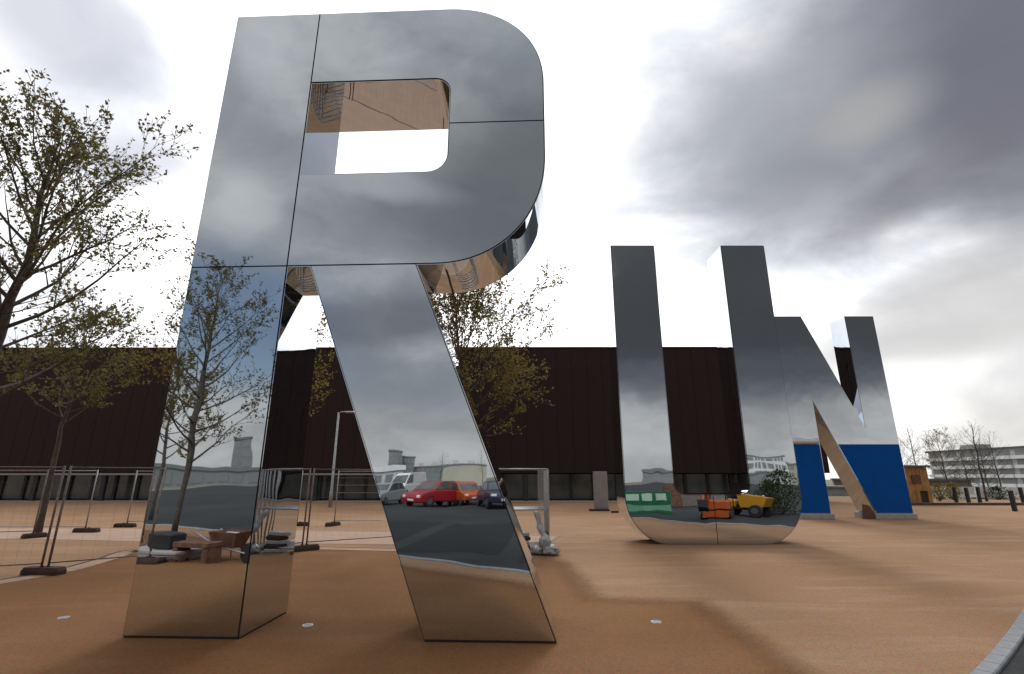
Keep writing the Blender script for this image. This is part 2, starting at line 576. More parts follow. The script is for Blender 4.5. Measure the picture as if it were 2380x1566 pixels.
# paler path strip beside that joint
mb = MB()
for a, b in zip(jl, jl[1:]):
    t = (b - a).normalized(); n = Vector((-t.y, t.x))
    q = [a + n * -0.05, b + n * -0.05, b + n * -0.42, a + n * -0.42]
    mb.add([(p.x, p.y, 0.0075) for p in q], [(0, 1, 2, 3)])
M_PALE = mat('pale_resin', (0.40, 0.265, 0.18), 0.9, var=0.06, vscale=2)
o = mb.build('path', M_PALE); tag(o, 'pale strip of resin inside the dark edging', kind='structure')
# pale pinkish path between apron and hall
o = feathered('path', [(-60, 14.9), (-14, 15.6), (-9.6, 14.9), (-3, 14.4), (1.0, 14.2), (1.6, 16.6), (-4, 17.9), (-14, 19.0), (-60, 19.0)], 0.004, mat('pale_pink_resin', (0.42, 0.28, 0.20), 0.9, var=0.06, vscale=2), 0.25)
tag(o, 'pale pink path in front of the dark hall', kind='structure')
# asphalt patches behind the kerb
for i, (x0, x1, y0, y1, r) in enumerate([(-7.5, -4.2, -9, -2.4, 0.1), (-3.6, -0.9, -8.5, -0.6, 0.08), (-0.3, 2.9, -8.8, 0.9, 0.06), (4.5, 8.0, -1.5, 3.4, 0.2)]):
    mb = MB(); mb.flat([(x0, y0), (x1, y0), (x1, y1), (x0, y1)], -0.008)
    o = mb.build('road_patch', M_ASPH2); tag(o, 'dark repair patch in the asphalt', kind='structure')
# kerb stones
M_KERB = mat('kerb_stone', (0.27, 0.28, 0.30), 0.85, var=0.12, vscale=3, bump=0.003)
kr = thing('kerb', 'row of pale kerb stones along the plaza edge', 'kerb'); kr['kind'] = 'structure'
del kr['category']
acc = 0.0
segs = []
for a, b in zip(KL, KL[1:]):
    L = (b - a).length
    n = max(1, round(L / 0.92))
    for k in range(n):
        segs.append((a.lerp(b, k / n), a.lerp(b, (k + 1) / n)))
stone = MB().box(-0.5, 0.5, -0.075, 0.075, -0.1, 0.025, 0.012).build('kerb_stone', M_KERB, kr)
first = True
for a, b in segs:
    if (a - Vector((0, 5))).length > 34:
        continue
    s = stone if first else share(stone, kr)
    first = False
    mid = (a + b) / 2; d = b - a
    s.location = (mid.x, mid.y, 0)
    s.rotation_euler = (0, 0, math.atan2(d.y, d.x))
    s.scale = ((d.length - 0.008), 1, 1)


# ------------------------------------------------------------------ mirror letters
def side_groups(poly, lim=28):
    """split a closed polyline at its sharp corners"""
    n = len(poly)
    sharp = []
    for i in range(n):
        e1 = (Vector(poly[i]) - Vector(poly[i - 1])).normalized()
        e2 = (Vector(poly[(i + 1) % n]) - Vector(poly[i])).normalized()
        if math.degrees(e1.angle(e2)) > lim:
            sharp.append(i)
    if not sharp:
        return [list(range(n)) + [0]]
    out = []
    for a, b in zip(sharp, sharp[1:] + [sharp[0] + n]):
        out.append([k % n for k in range(a, b + 1)])
    return out


DEP = 1.15
GAP = 0.010


def side_panels(root, poly, outward):
    for g in side_groups(poly):
        pts = [Vector(poly[i]) for i in g]
        if len(pts) == 2 and (pts[1] - pts[0]).length < 0.05:
            continue
        # pull the ends in a little so that the dark joint shows
        pts[0] = pts[0] + (pts[1] - pts[0]).normalized() * 0.004
        pts[-1] = pts[-1] + (pts[-2] - pts[-1]).normalized() * 0.004
        if len(pts) > 2:                       # keep long straight runs truly flat next to the curves
            q = [pts[0]]
            for a, b in zip(pts, pts[1:]):
                L = (b - a).length
                if L > 0.4:
                    q += [a + (b - a) * (0.02 / L), a + (b - a) * (0.04 / L), b - (b - a) * (0.04 / L), b - (b - a) * (0.02 / L)]
                q.append(b)
            pts = q
        ra, rb = [], []
        for i, p in enumerate(pts):
            d = (pts[min(i + 1, len(pts) - 1)] - pts[max(i - 1, 0)]).normalized()
            n = Vector((d.y, -d.x)) * outward
            ra.append(p + n * 0.001); rb.append(p + n * 0.010)
        mb = MB()
        y0, y1 = 0.004, DEP - 0.004
        k = len(pts)
        vs = [(p.x, y0, p.y) for p in rb] + [(p.x, y1, p.y) for p in rb] + [(p.x, y0, p.y) for p in ra] + [(p.x, y1, p.y) for p in ra]
        fs = []
        for i in range(k - 1):
            fs.append((i, i + 1, k + i + 1, k + i))
            fs.append((2 * k + i, 3 * k + i, 3 * k + i + 1, 2 * k + i + 1))
            fs.append((i, 2 * k + i, 2 * k + i + 1, i + 1))
            fs.append((k + i, k + i + 1, 3 * k + i + 1, 3 * k + i))
        fs.append((0, k, 3 * k, 2 * k)); fs.append((k - 1, 3 * k - 1, 4 * k - 1, 2 * k - 1))
        mb.add(vs, fs)
        o = mb.build('side_panel', M_MIRROR, root)
        if k > 2:
            for p in o.data.polygons:
                p.use_smooth = True
            md = o.modifiers.new('edges', 'EDGE_SPLIT'); md.split_angle = R_(35)


def letter(name, label, loc, rotz, outline, holes, pieces, cores):
    root = thing(name, label, 'letter sculpture', loc, rotz, 'mirrored letters standing on the plaza')
    mb = MB()
    for c in cores:
        mb.prism(c, 0.0, DEP)
    mb.build('core', M_CORE, root)
    for p in pieces:
        q = offset_poly(ccw(p), GAP)
        MB().prism(q, -0.011, -0.001).build('front_panel', M_MIRROR, root)
        MB().prism(q, DEP + 0.001, DEP + 0.011).build('back_panel', M_MIRROR, root)
    side_panels(root, ccw(outline), 1)
    for h in holes:
        side_panels(root, ccw(h), -1)
    return root


# --- letter R, sizes read from the photograph on its own upright plane
RW, RH, ST = 5.0, 9.05, 1.37
RP0 = Vector((-4.50, 6.47)); RYAW = -math.atan2(0.21, 5.0)
zb, zc0, zc1, zs = 4.60, 6.05, 7.69, 6.87       # bowl foot, counter foot, counter head, seam


def arc(cx, cz, rx, rz, a0, a1, n=20, p=2.0):
    out = []
    for i in range(n + 1):
        a = R_(a0 + (a1 - a0) * i / n)
        c, s = math.cos(a), math.sin(a)
        out.append((cx + rx * math.copysign(abs(c) ** (2 / p), c), cz + rz * math.copysign(abs(s) ** (2 / p), s)))
    return out


bowl_low = arc(3.42, 6.32, 1.56, 1.72, -90, 0, 26, 2.15)      # from the foot of the bowl to its side
bowl_up = arc(3.42, 7.55, 1.56, 1.50, 0, 90, 24, 2.2)
cnt = [(ST, zc0)] + arc(3.26, zc0 + 0.30, 0.30, 0.30, -90, 0, 8) + arc(3.32, zc1 - 0.24, 0.24, 0.24, 0, 90, 8) + [(ST, zc1)]
leg = [(1.70, zb), (3.51, 0), (5.0, 0), (3.18, zb)]
outline_R = [(0, 0), (ST, 0), (ST, zb), (1.70, zb), (3.51, 0), (5.0, 0), (3.18, zb)] + bowl_low + bowl_up + [(0, RH)]
stem_up = [(0, zb), (ST, zb), (ST, RH), (0, RH)]
stem_lo = [(0, 0), (ST, 0), (ST, zb), (0, zb)]
side_x = 4.98
cnt_low = [(ST, zc0)] + arc(3.26, zc0 + 0.30, 0.30, 0.30, -90, 0, 8) + [(3.56, zs)]
cnt_up = [(3.56, zs)] + arc(3.32, zc1 - 0.24, 0.24, 0.24, 0, 90, 8) + [(ST, zc1)]
bowl_lower = [(ST, zb)] + bowl_low + [(side_x, zs)] + list(reversed(cnt_low))
bowl_upper = [(side_x, zs)] + bowl_up + [(ST, RH)] + list(reversed(cnt_up))
rr = letter('mirrored_letter', 'huge mirror clad letter R with visible panel seams', (RP0.x, RP0.y, 0.022), RYAW, outline_R, [cnt],
       [stem_up, stem_lo, bowl_lower, bowl_upper, leg], [stem_up, stem_lo, bowl_lower, bowl_upper, leg])

for x0, x1 in ((0, ST), (3.51, 5.0)):
    MB().box(x0 + 0.004, x1 - 0.004, 0.004, DEP - 0.004, -0.03, -0.001).build('base_layer', M_CORE, rr)  # dark slabs added to draw a contact shadow line under the feet
# --- letter U
UY = 14.6
UX0, UX1 = 3.17, 8.08
w = UX1 - UX0
UH = 8.92
ro = 1.15
oU = [(0, UH)] + [(x, z) for x, z in arc(ro, ro * 1.05, ro, ro * 1.05, 180, 270, 16, 1.9)] + [(x, z) for x, z in arc(w - ro, ro * 1.05, ro, ro * 1.05, 270, 360, 16, 1.9)] + [(w, UH)]
iU = [(w - 1.38, UH)] + list(reversed(arc(w - 1.38 - 0.3, 1.29 + 0.3, 0.3, 0.3, 270, 360, 8))) + list(reversed(arc(1.38 + 0.3, 1.29 + 0.3, 0.3, 0.3, 180, 270, 8))) + [(1.38, UH)]
outline_U = oU + iU
hL = [p for p in oU if p[0] <= w / 2] + [(w / 2, 0)] + [(w / 2, 1.29)] + [p for p in iU if p[0] < w / 2]
hR = [(w / 2, 0)] + [p for p in oU if p[0] > w / 2] + [p for p in iU if p[0] > w / 2] + [(w / 2, 1.29)]
letter('mirrored_letter', 'mirror clad letter U with rounded base on the buff ground', (UX0, UY, 0.0), 0.0, outline_U, [], [hL, hR], [hL, hR])

# --- letter N on two low plinths
NY = 22.9
NX0 = 12.50
PL = 0.22
nw = 4.95; NH = 9.0
sl = 0.397
zu, zl = 3.89 - PL, 5.16 - PL
outline_N = [(0, 0), (1.37, 0), (1.37, zl), (1.37 + sl * zl, 0), (nw, 0), (nw, NH), (nw - 1.38, NH), (nw - 1.38, zu), (nw - 1.38 - sl * (NH - zu), NH), (0, NH)]
rn = letter('mirrored_letter', 'mirror clad letter N with its feet wrapped in blue film', (NX0, NY, PL), 0.0, outline_N, [], [outline_N], [outline_N])
zf = 2.95
f1 = [(0.03, 0.02), (1.35, 0.02), (1.35, zf), (0.03, zf)]
f2 = [(1.37 + sl * zl + 0.04, 0.02), (nw - 0.02, 0.02), (nw - 0.02, zf), (1.37 + sl * (zl - zf) + 0.035, zf)]
for f in (f1, f2):
    o = MB().prism(f, -0.019, -0.0125).build('protective_film', M_BLUE, rn)
    o['label'] = 'blue protective film over the mirror'
# overlap strip in the film and its loosened upper edge
MB().prism([(2.95, 0.98), (nw - 0.03, 0.98), (nw - 0.03, 1.01), (2.94, 1.01)], -0.023, -0.020).build('film_overlap', M_BLUE, rn)
mb = MB()
n = 14
top = []
for i in range(n + 1):
    u = 0.03 + 1.3 * i / n
    sag = 0.10 * math.sin(PI * i / n) + 0.03 * math.sin(9 * i / n)
    top.append([(u, -0.030, zf + 0.02 - sag * 0.35), (u, -0.075 - 0.03 * math.sin(3 * i / n), zf + 0.10), (u, -0.03, zf + 0.26 + 0.03 * math.sin(7 * i / n)), (u, -0.022, zf + 0.22)])
mb.loft(top, True)
mb.build('film_flap', M_FLAP, rn, True)
for x0, x1 in ((-0.12, 1.45), (3.22, nw + 0.08)):
    o = MB().box(NX0 + x0, NX0 + x1, NY - 0.14, NY + DEP + 0.14, 0.0, PL - 0.004, 0.015).build('plinth', M_CONC)
    tag(o, 'low concrete plinth under a foot of the letter N with blue film', 'plinth', 'plinths under the letter N')

pb = thing('plywood_board', 'brown plywood board propped against the foot of the letter N', 'board', (NX0 + 3.02, NY - 0.10, 0.0), 0.12)
MB().prism([(-0.42, 0.0), (0.30, 0.0), (0.02, 0.55), (-0.30, 0.62)], -0.012, 0.012).build('sheet', M_TIMBER, pb)
MB().box(-0.30, 0.25, 0.0125, 0.05, 0.05, 0.11).build('batten', M_TIMBER, pb)
# ------------------------------------------------------------------ dark hall behind the letters
HY = 38.3
hall = thing('sports_hall', 'long dark brown hall with a glazed ground floor behind the letters', 'building', (0, HY, 0), R_(-0.3))
HX0, HX1 = -62.0, 23.55
ZB, ZT = 2.02, 11.55
MB().box(HX0, HX1, 0.12, 46, ZB, ZT - 0.05).build('upper_box', M_CLADJ, hall)
pw = 1.18
npan = int((HX1 - HX0) / pw)
pan = MB().box(0.005, pw - 0.005, 0.0, 0.115, ZB - 0.03, ZT, 0.012).build('cladding_panel', M_CLAD, hall)
random.seed(3)
for i in range(npan + 1):
    x = HX1 - (i + 1) * pw
    p = pan if i == 0 else share(pan, hall)
    p.location = (x, -0.012 * random.random(), 0)
# cladding of the gable
pan2 = MB().box(0.0, 0.10, 0.012, pw - 0.012, ZB - 0.03, ZT, 0.02).build('cladding_panel', M_CLAD, hall)
for i in range(38):
    p = pan2 if i == 0 else share(pan2, hall)
    p.location = (HX1 + 0.005, 0.14 + i * pw, 0)
MB().box(HX0, HX1 + 0.12, -0.06, 0.4, ZT + 0.004, ZT + 0.10).build('parapet_cap', M_CLADJ, hall)
# glazed ground floor, set back
MB().box(HX0, HX1 - 1.2, 1.6, 45, 0.0, ZB - 0.06).build('ground_floor_core', M_FRAME, hall)
fas = MB().box(HX0, -8.0, -0.10, 0.05, ZB - 0.17, ZB - 0.05).build('fascia', M_FASC, hall)
bay = 1.75
nb = int((HX1 - 1.2 - HX0) / bay)
pane = MB().box(0.07, bay - 0.07, 1.49, 1.545, 0.12, ZB - 0.10).build('window_pane', M_GLASS, hall)
mul = MB().box(-0.11, 0.11, 1.36, 1.56, 0.0, ZB - 0.062).build('mullion', M_FRAME, hall)
colm = MB().box(-0.16, 0.16, 0.05, 0.33, 0.0, ZB - 0.062, 0.02).build('column', M_FRAME, hall)
for i in range(nb + 1):
    x = HX0 + i * bay
    p = pane if i == 0 else share(pane, hall); p.location = (x, 0, 0)
    p = mul if i == 0 else share(mul, hall); p.location = (x, 0, 0)
    if i % 3 == 0:
        p = colm if i == 0 else share(colm, hall); p.location = (x + 0.3 * random.random(), 0, 0)
for zz in (0.55, 1.1, 1.62):
    MB().box(-13.2, -9.4, 0.55, 0.62, zz, zz + 0.05).build('rail', M_FASC, hall)
o = MB().box(HX0, HX1, -0.5, 1.5, -0.02, 0.012).build('plinth_strip', M_CONC, hall)


# ------------------------------------------------------------------ trees
def make_tree(name, label, loc, H, seed, leafm, spread=3.0, z0=2.3, nprim=44, rad=0.10, leaf=0.085, lean=(0, 0), dens=1.0, group=None, leaves=True, per=5):
    rnd = random.Random(seed)
    root = thing(name, label, 'tree', loc, 0, group)
    tk, br, lf = MB(), MB(), MB()
    tp, tr = [], []
    n = 12
    wob = [(rnd.uniform(-1, 1) * 0.05, rnd.uniform(-1, 1) * 0.05) for _ in range(n + 1)]
    for i in range(n + 1):
        t = i / n
        tp.append(Vector((lean[0] * t + wob[i][0] * min(1, t * 3), lean[1] * t + wob[i][1] * min(1, t * 3), H * 0.97 * t)))
        tr.append(rad * (1.18 if i == 0 else 1) * (1 - t) ** 0.75 + 0.008)
    tk.tube(tp, tr, 9)

    def trunk_at(z):
        t = z / (H * 0.97) * n
        i = min(n - 1, int(t))
        return tp[i].lerp(tp[i + 1], t - i), tr[i] + (tr[i + 1] - tr[i]) * (t - i)

    def add_leaf(p, d):
        s = leaf * rnd.uniform(0.6, 1.25)
        a = Vector((rnd.uniform(-1, 1), rnd.uniform(-1, 1), rnd.uniform(-1, 0.8))).normalized()
        a = (a + d * 0.7).normalized()
        b = a.cross(Vector((rnd.uniform(-1, 1), rnd.uniform(-1, 1), rnd.uniform(-1, 1)))).normalized()
        c = a.cross(b)
        lf.add([p, p + a * s * 0.5 + b * s * 0.33 + c * s * 0.08, p + a * s, p + a * s * 0.5 - b * s * 0.33 + c * s * 0.08], [(0, 1, 2), (0, 2, 3)])

    def limb(p, d, L, r, lev):
        steps = 5 if lev == 0 else (4 if lev == 1 else 3)
        pts, rs = [p.copy()], [r]
        q = p.copy(); dd = d.copy()
        kids = []
        for i in range(steps):
            up = 0.10 if lev == 0 else 0.07
            dd = (dd + Vector((rnd.uniform(-1, 1), rnd.uniform(-1, 1), rnd.uniform(-0.7, 1))) * (0.13 if lev == 0 else 0.22) + Vector((0, 0, up))).normalized()
            q = q + dd * (L / steps)
            pts.append(q.copy()); rs.append(max(0.0035, r * (1 - (i + 1) / steps * 0.88)))
            kids.append((q.copy(), dd.copy(), (i + 1) / steps))
        br.tube(pts, rs, 5 if lev == 0 else 3, False)
        if lev < 2:
            nk = int(round(((L * 3.4 if lev == 0 else L * 5.0) + 2) * dens))
            for _ in range(nk):
                t = rnd.uniform(0.25, 1.0)
                k = min(len(pts) - 2, int(t * steps)); f = t * steps - k
                pp = pts[k].lerp(pts[k + 1], min(1, f))
                base = (pts[k + 1] - pts[k]).normalized()
                side = base.cross(Vector((rnd.uniform(-1, 1), rnd.uniform(-1, 1), rnd.uniform(-1, 1)))).normalized()
                nd = (base * rnd.uniform(0.55, 1.0) + side * rnd.uniform(0.5, 0.95) + Vector((0, 0, 0.12))).normalized()
                limb(pp, nd, L * (1 - t * 0.45) * rnd.uniform(0.32, 0.55) if lev == 0 else L * rnd.uniform(0.35, 0.6), max(0.004, rs[k] * 0.5), lev + 1)
        if lev >= 1 and leaves:
            for k in range(1, len(pts)):
                for _ in range(per if lev == 2 else max(1, per - 2)):
                    if rnd.random() < 0.75:
                        a = pts[k - 1].lerp(pts[k], rnd.random())
                        add_leaf(a + Vector((rnd.uniform(-1, 1), rnd.uniform(-1, 1), rnd.uniform(-1, 1))) * 0.03, (pts[k] - pts[k - 1]).normalized())

    for i in range(nprim):
        t = (i + rnd.random()) / nprim
        z = z0 + (H * 0.94 - z0) * t ** 0.9
        p, r = trunk_at(z)
        az = i * 2.39996 + rnd.uniform(-0.4, 0.4)
        shape = math.sin(PI * min(1, 0.30 + 0.70 * t) ** 1.05) ** 0.8
        L = spread * (0.22 + 0.85 * max(0.0, shape)) * rnd.uniform(0.75, 1.1)
        el = R_(18 + 42 * t + rnd.uniform(-10, 10))
        d = Vector((math.cos(az) * math.cos(el), math.sin(az) * math.cos(el), math.sin(el)))
        limb(p, d, L, min(r * 0.5, 0.034 * (L / 3) + 0.008), 0)
    tk.build('trunk', M_BARK, root, True)
    br.build('branches', M_BARK, root)
    if leaves:
        lf.build('crown', leafm, root)
    return root


make_tree('plaza_tree', 'tall young tree in fresh green leaf rising beside the mesh fence', (-9.75, 9.0, 0), 9.0, 11, M_LEAF_G, 3.0, 3.0, 38, 0.135, 0.08, (0.25, 0.0), 0.8, 'young trees on the plaza', True, 3)
make_tree('plaza_tree', 'slim olive tree with a bare pale trunk before the hall wall', (-14.8, 16.6, 0), 6.9, 23, M_LEAF_G, 2.5, 3.3, 26, 0.085, 0.10, (0, 0), 0.7, 'young trees on the plaza', True, 3)
make_tree('plaza_tree', 'olive leaved young tree behind the stem of the letter R', (-9.2, 16.9, 0), 8.6, 37, M_LEAF_O, 4.0, 2.8, 42, 0.09, 0.10, (0, 0), 0.75, 'young trees on the plaza', True, 3)
make_tree('plaza_tree', 'broad young tree spreading beside the slanting leg of the letter R', (-1.75, 16.8, 0), 8.6, 41, M_LEAF_O, 3.7, 2.5, 44, 0.10, 0.10, (-0.2, 0), 0.8, 'young trees on the plaza', True, 3)


# ------------------------------------------------------------------ where a thing seen in a mirror really stands
RN = Vector((math.sin(-RYAW), math.cos(-RYAW), 0))


def mirrored(p, which):
    """real place of the image p of a thing seen in letter R or U"""
    p = Vector(p)
    if which == 'U':
        return Vector((p.x, 2 * UY - p.y, p.z))
    k = (p - Vector((RP0.x, RP0.y, 0))).dot(RN)
    return p - RN * (2 * k)


def seen_in(which, px, py):
    """ground point whose mirror image shows at this pixel"""
    return mirrored(ground_at(px, py), which)


def seen_far(which, px, d):
    """ground point at image distance d along +Y whose image shows at column px"""
    dr = pix_dir(px, 1105)
    return mirrored(Vector((dr.x / dr.y * d, d, 0)), which)


make_tree('plaza_tree', 'young tree by the road whose image shows in the lower stem of the letter R', seen_in('R', 402, 1246), 9.1, 52, M_LEAF_G, 2.7, 2.1, 38, 0.10, 0.085, (0.15, 0), 0.68, 'young trees on the plaza', True, 3)
make_tree('plaza_tree', 'slender tree by the road seen only in the edge of the mirrored R', seen_in('R', 352, 1205), 7.4, 57, M_LEAF_O, 2.2, 2.4, 26, 0.075, 0.10, (0, 0), 0.7, 'young trees on the plaza')

# ------------------------------------------------------------------ mesh fence panels and their feet
FH = 2.0


def fence_panel(a, b, label, m):
    a, b = Vector((a[0], a[1], 0)), Vector((b[0], b[1], 0))
    d = b - a
    L = d.length - 0.10
    mid = (a + b) / 2
    root = thing('mesh_fence', label, 'fence', (mid.x, mid.y, 0.0), math.atan2(d.y, d.x), 'mesh fence panels on the plaza')
    h = L / 2
    for s in (-1, 1):
        MB().tube([(s * h, 0, 0.06), (s * h, 0, FH)], 0.021, 8).build('post', m, root, True)
    for z in (0.20, FH - 0.03):
        MB().tube([(-h, 0, z), (h, 0, z)], 0.012, 8).build('rail', m, root, True)
    mb = MB()
    n = int(L / 0.2)
    for i in range(1, n):
        x = -h + L * i / n
        mb.tube([(x, 0, 0.2), (x, 0, FH - 0.03)], 0.001, 3, False)
    for i in range(1, 5):
        z = 0.2 + (FH - 0.23) * i / 5
        mb.tube([(-h, 0.004, z), (h, 0.004, z)], 0.001, 3, False)
    o = mb.build('wire_mesh', M_WIRE, root); o['kind'] = 'stuff'
    return root


foot0 = None


def fence_foot(x, y, rz, label, sc=1.0):
    mb = MB()
    L, Wd, Hh = 0.72 * sc, 0.24, 0.13
    rings = []
    for z, i in ((0.0, 0.0), (Hh * 0.55, 0.0), (Hh, 0.03)):
        q = 0.03
        x0, x1, y0, y1 = -L / 2 + i, L / 2 - i, -Wd / 2 + i * 0.7, Wd / 2 - i * 0.7
        rings.append([(x0 + q, y0, z), (x1 - q, y0, z), (x1, y0 + q, z), (x1, y1 - q, z), (x1 - q, y1, z), (x0 + q, y1, z), (x0, y1 - q, z), (x0, y0 + q, z)])
    mb.loft(rings)
    root = thing('fence_block', label, 'fence block', (x, y, 0.006), rz, 'rubber feet of the mesh fence')
    mb.build('block', M_RUBBER, root)
    for s in (-0.06, 0.06):
        MB().tube([(s, 0, Hh - 0.01), (s, 0, Hh + 0.02)], 0.034, 8).build('socket', M_BLACK, root)
    return root


F1, F2, F3, F4, F5, F6, F7 = (-8.9, 10.3), (-14.4, 16.06), (-14.1, 17.6), (-14.1, 19.3), (-5.2, 13.4), (-8.0, 19.8), (-6.7, 19.8)
fence_panel((-11.9, 8.9), F1, 'dim grey mesh fence panel beside the tall green tree', M_DIM)
fence_panel(F1, (-7.05, 11.85), 'dim grey mesh fence panel running in behind the stem of the letter R', M_DIM)
fence_panel((-7.05, 11.85), F5, 'mesh fence panel seen through the gap of the letter R', M_DIM)
fence_panel(F5, (-2.4, 15.2), 'mesh fence panel passing behind the slanting leg of the letter R', M_DIM)
fence_panel((-17.6, 14.9), F2, 'mesh fence panel beside the pale tree trunk', M_DIM)
fence_panel(F3, (-17.4, 17.2), 'mesh fence panel behind the pale tree trunk', M_GALV)
fence_panel(F4, (-11.0, 20.2), 'thin mesh fence panel before the hall, behind the stem of the letter R', M_GALV)
fence_panel((-11.0, 20.2), F6, 'thin mesh fence panel before the hall, ending in the gap of the letter R', M_GALV)
fence_panel(F7, (-3.6, 19.6), 'thin mesh fence panel before the hall beside the lamp post', M_GALV)
for (p, rz, lb, sc) in ((F1, R_(-4), 'long dark rubber foot under the double dim grey posts', 1.05), (F2, R_(60), 'small dark rubber foot beside the pale tree trunk', 0.8),
                    (F3, R_(0), 'dark rubber foot under a single thin post near the pale tree trunk', 1.1), (F4, R_(0), 'dark rubber foot near the hall, next to the edge of the letter R', 1.0),
                    (F5, R_(42), 'dark rubber foot lying askew in the gap of the letter R', 1.0), (F6, R_(5), 'low rubber foot near the hall in the gap of the letter R', 1.1),
                    (F7, R_(70), 'stubby rubber foot below the lamp post', 0.9), ((-7.05, 11.85), R_(30), 'rubber foot mirrored in the side of the stem of the letter R', 1.0)):
    fence_foot(p[0], p[1], rz, lb, sc)
p = seen_in('R', 345, 1309); q = seen_in('R', 300, 1225)
fence_panel((p.x, p.y), (p.x - 2.4, p.y - 2.6), 'mesh fence panel by the heap of boards seen in the mirrored R', M_DIM)
fence_foot(p.x, p.y, 0.2, 'rubber foot by the heap of boards seen in the mirrored R')

# ------------------------------------------------------------------ lamp post
lp = thing('lamp_post', 'slim grey lamp post with a short arm before the dark hall', 'lamp post', (-10.75, 31.0, 0))
MB().tube([(0, 0, 0), (0, 0, 0.9), (0, 0, 0.95), (0, 0, 5.6)], [0.11, 0.11, 0.085, 0.065], 12).build('pole', M_GALV, lp, True)
MB().tube([(0, 0, 5.55), (0.18, 0, 5.62), (0.5, 0, 5.62)], 0.035, 8).build('arm', M_GALV, lp, True)
MB().box(0.40, 1.0, -0.13, 0.13, 5.54, 5.66, 0.04).build('lamp_head', M_GALV, lp)
MB().tube([(0, 0, 0), (0, 0, 0.03)], 0.2, 14).build('base_layer', M_GALV, lp)

# ------------------------------------------------------------------ ground lights
for x, y, lb in ((-5.9, 7.3, 'small round steel ground light beside the stem of the letter R'), (1.84, 7.1, 'small round steel ground light beside the slanting leg of the letter R'),
                 (-2.55, 6.95, 'small round steel ground light between the stem and leg of the letter R')):
    r = thing('ground_light', lb, 'ground light', (x, y, 0.005), 0, 'recessed ground lights')
    mb = MB()
    n = 24
    ring = []
    for rr, z in ((0.07, 0.0), (0.066, 0.010), (0.05, 0.010), (0.048, 0.004)):
        ring.append([(rr * math.cos(2 * PI * k / n), rr * math.sin(2 * PI * k / n), z) for k in range(n)])
    mb.loft(ring, False).build('rim', M_STEEL, r)
    MB().add([(0.05 * math.cos(2 * PI * k / n), 0.05 * math.sin(2 * PI * k / n), 0.008) for k in range(n)], [tuple(range(n))]).build('lens', mat('lens', (0.5, 0.5, 0.47), 0.15), r)

# ------------------------------------------------------------------ stack of site panels and wrapped sheet beside R
st = thing('panel_stack', 'upright stack of steel barrier panels beside the leg of the letter R', 'panel stack', (0.55, 13.3, 0), R_(12))
for i in range(7):
    y = -0.28 + i * 0.16
    x0 = -1.25 + 0.05 * (i % 3)
    g = thing('panel', None, None); g.parent = st; g.location = (0, y, 0)
    for x in (x0, 0.30 + 0.03 * i):
        MB().tube([(x, 0, 0.08), (x, 0, 1.98)], 0.02, 8).build('post', M_GALV, g, True)
    for z in (0.12, 1.0, 1.97):
        MB().tube([(x0, 0, z), (0.30 + 0.03 * i, 0, z)], 0.017, 8).build('rail', M_GALV, g, True)
mb = MB()
for x in (-1.1, 0.2):
    mb = MB().box(x - 0.05, x + 0.05, -0.5, 1.0, 0.0, 0.075)
    mb.build('bearer', M_TIMBER, st)
M_SHEET = mat('clear_sheet', (0.5, 0.5, 0.5), 0.15, 0.0, alpha=0.28)
MB().box(0.02, 0.32, -0.36, -0.345, 0.5, 1.95).build('plastic_sheet', M_SHEET, st)
bundle = thing('sheet_bundle', 'crumpled silver bundle of plastic sheeting leaning on the panel stack', 'plastic bundle', (0.72, 12.75, 0.005))
rnd = random.Random(9)
pts, rs = [], []
for i in range(11):
    t = i / 10
    pts.append((0.20 - 0.36 * t + 0.03 * math.sin(9 * t), 0.02 + 0.4 * t, 0.09 + 0.85 * t))
    rs.append(0.085 * (1 - 0.3 * t) * rnd.uniform(0.8, 1.25))
MB().tube(pts, rs, 12).build('roll', M_POLY, bundle, True)
from mathutils import noise as mnoise
for k, (cx, cy, cz, rx, rz) in enumerate(((0.20, -0.04, 0.10, 0.20, 0.14), (0.06, -0.02, 0.25, 0.13, 0.17), (-0.10, 0.02, 0.08, 0.17, 0.10))):
    rings = []
    for j in range(13):
        a = -PI / 2 + PI * j / 12
        ring = []
        for i in range(22):
            u = Vector((math.cos(a) * math.cos(2 * PI * i / 22), math.cos(a) * math.sin(2 * PI * i / 22), math.sin(a)))
            q = 1 + 0.45 * mnoise.noise(u * 2.6 + Vector((k * 7, 0, 3))) + 0.22 * mnoise.noise(u * 6 + Vector((k * 3, 5, 0)))
            ring.append((cx + rx * u.x * q, cy + rx * u.y * q, max(0.0, cz + rz * u.z * q)))
        rings.append(ring)
    MB().loft(rings).build('fold', M_POLY, bundle, True)
for k in range(5):
    b = MB().box(-0.22, 0.22, -0.13, 0.13, 0, 0.085, 0.015).build('foot_block', M_RUBBER if k % 2 else M_PALET, None, False, (0.18 + 0.03 * (k % 2), 13.02 + 0.02 * k, 0.006 + k * 0.093), 0.1 * k)
    tag(b, ['dark rubber block in the pile beside the silver bundle', 'pale block in the pile beside the silver bundle'][k % 2 == 0], 'block', 'blocks piled beside the silver bundle')

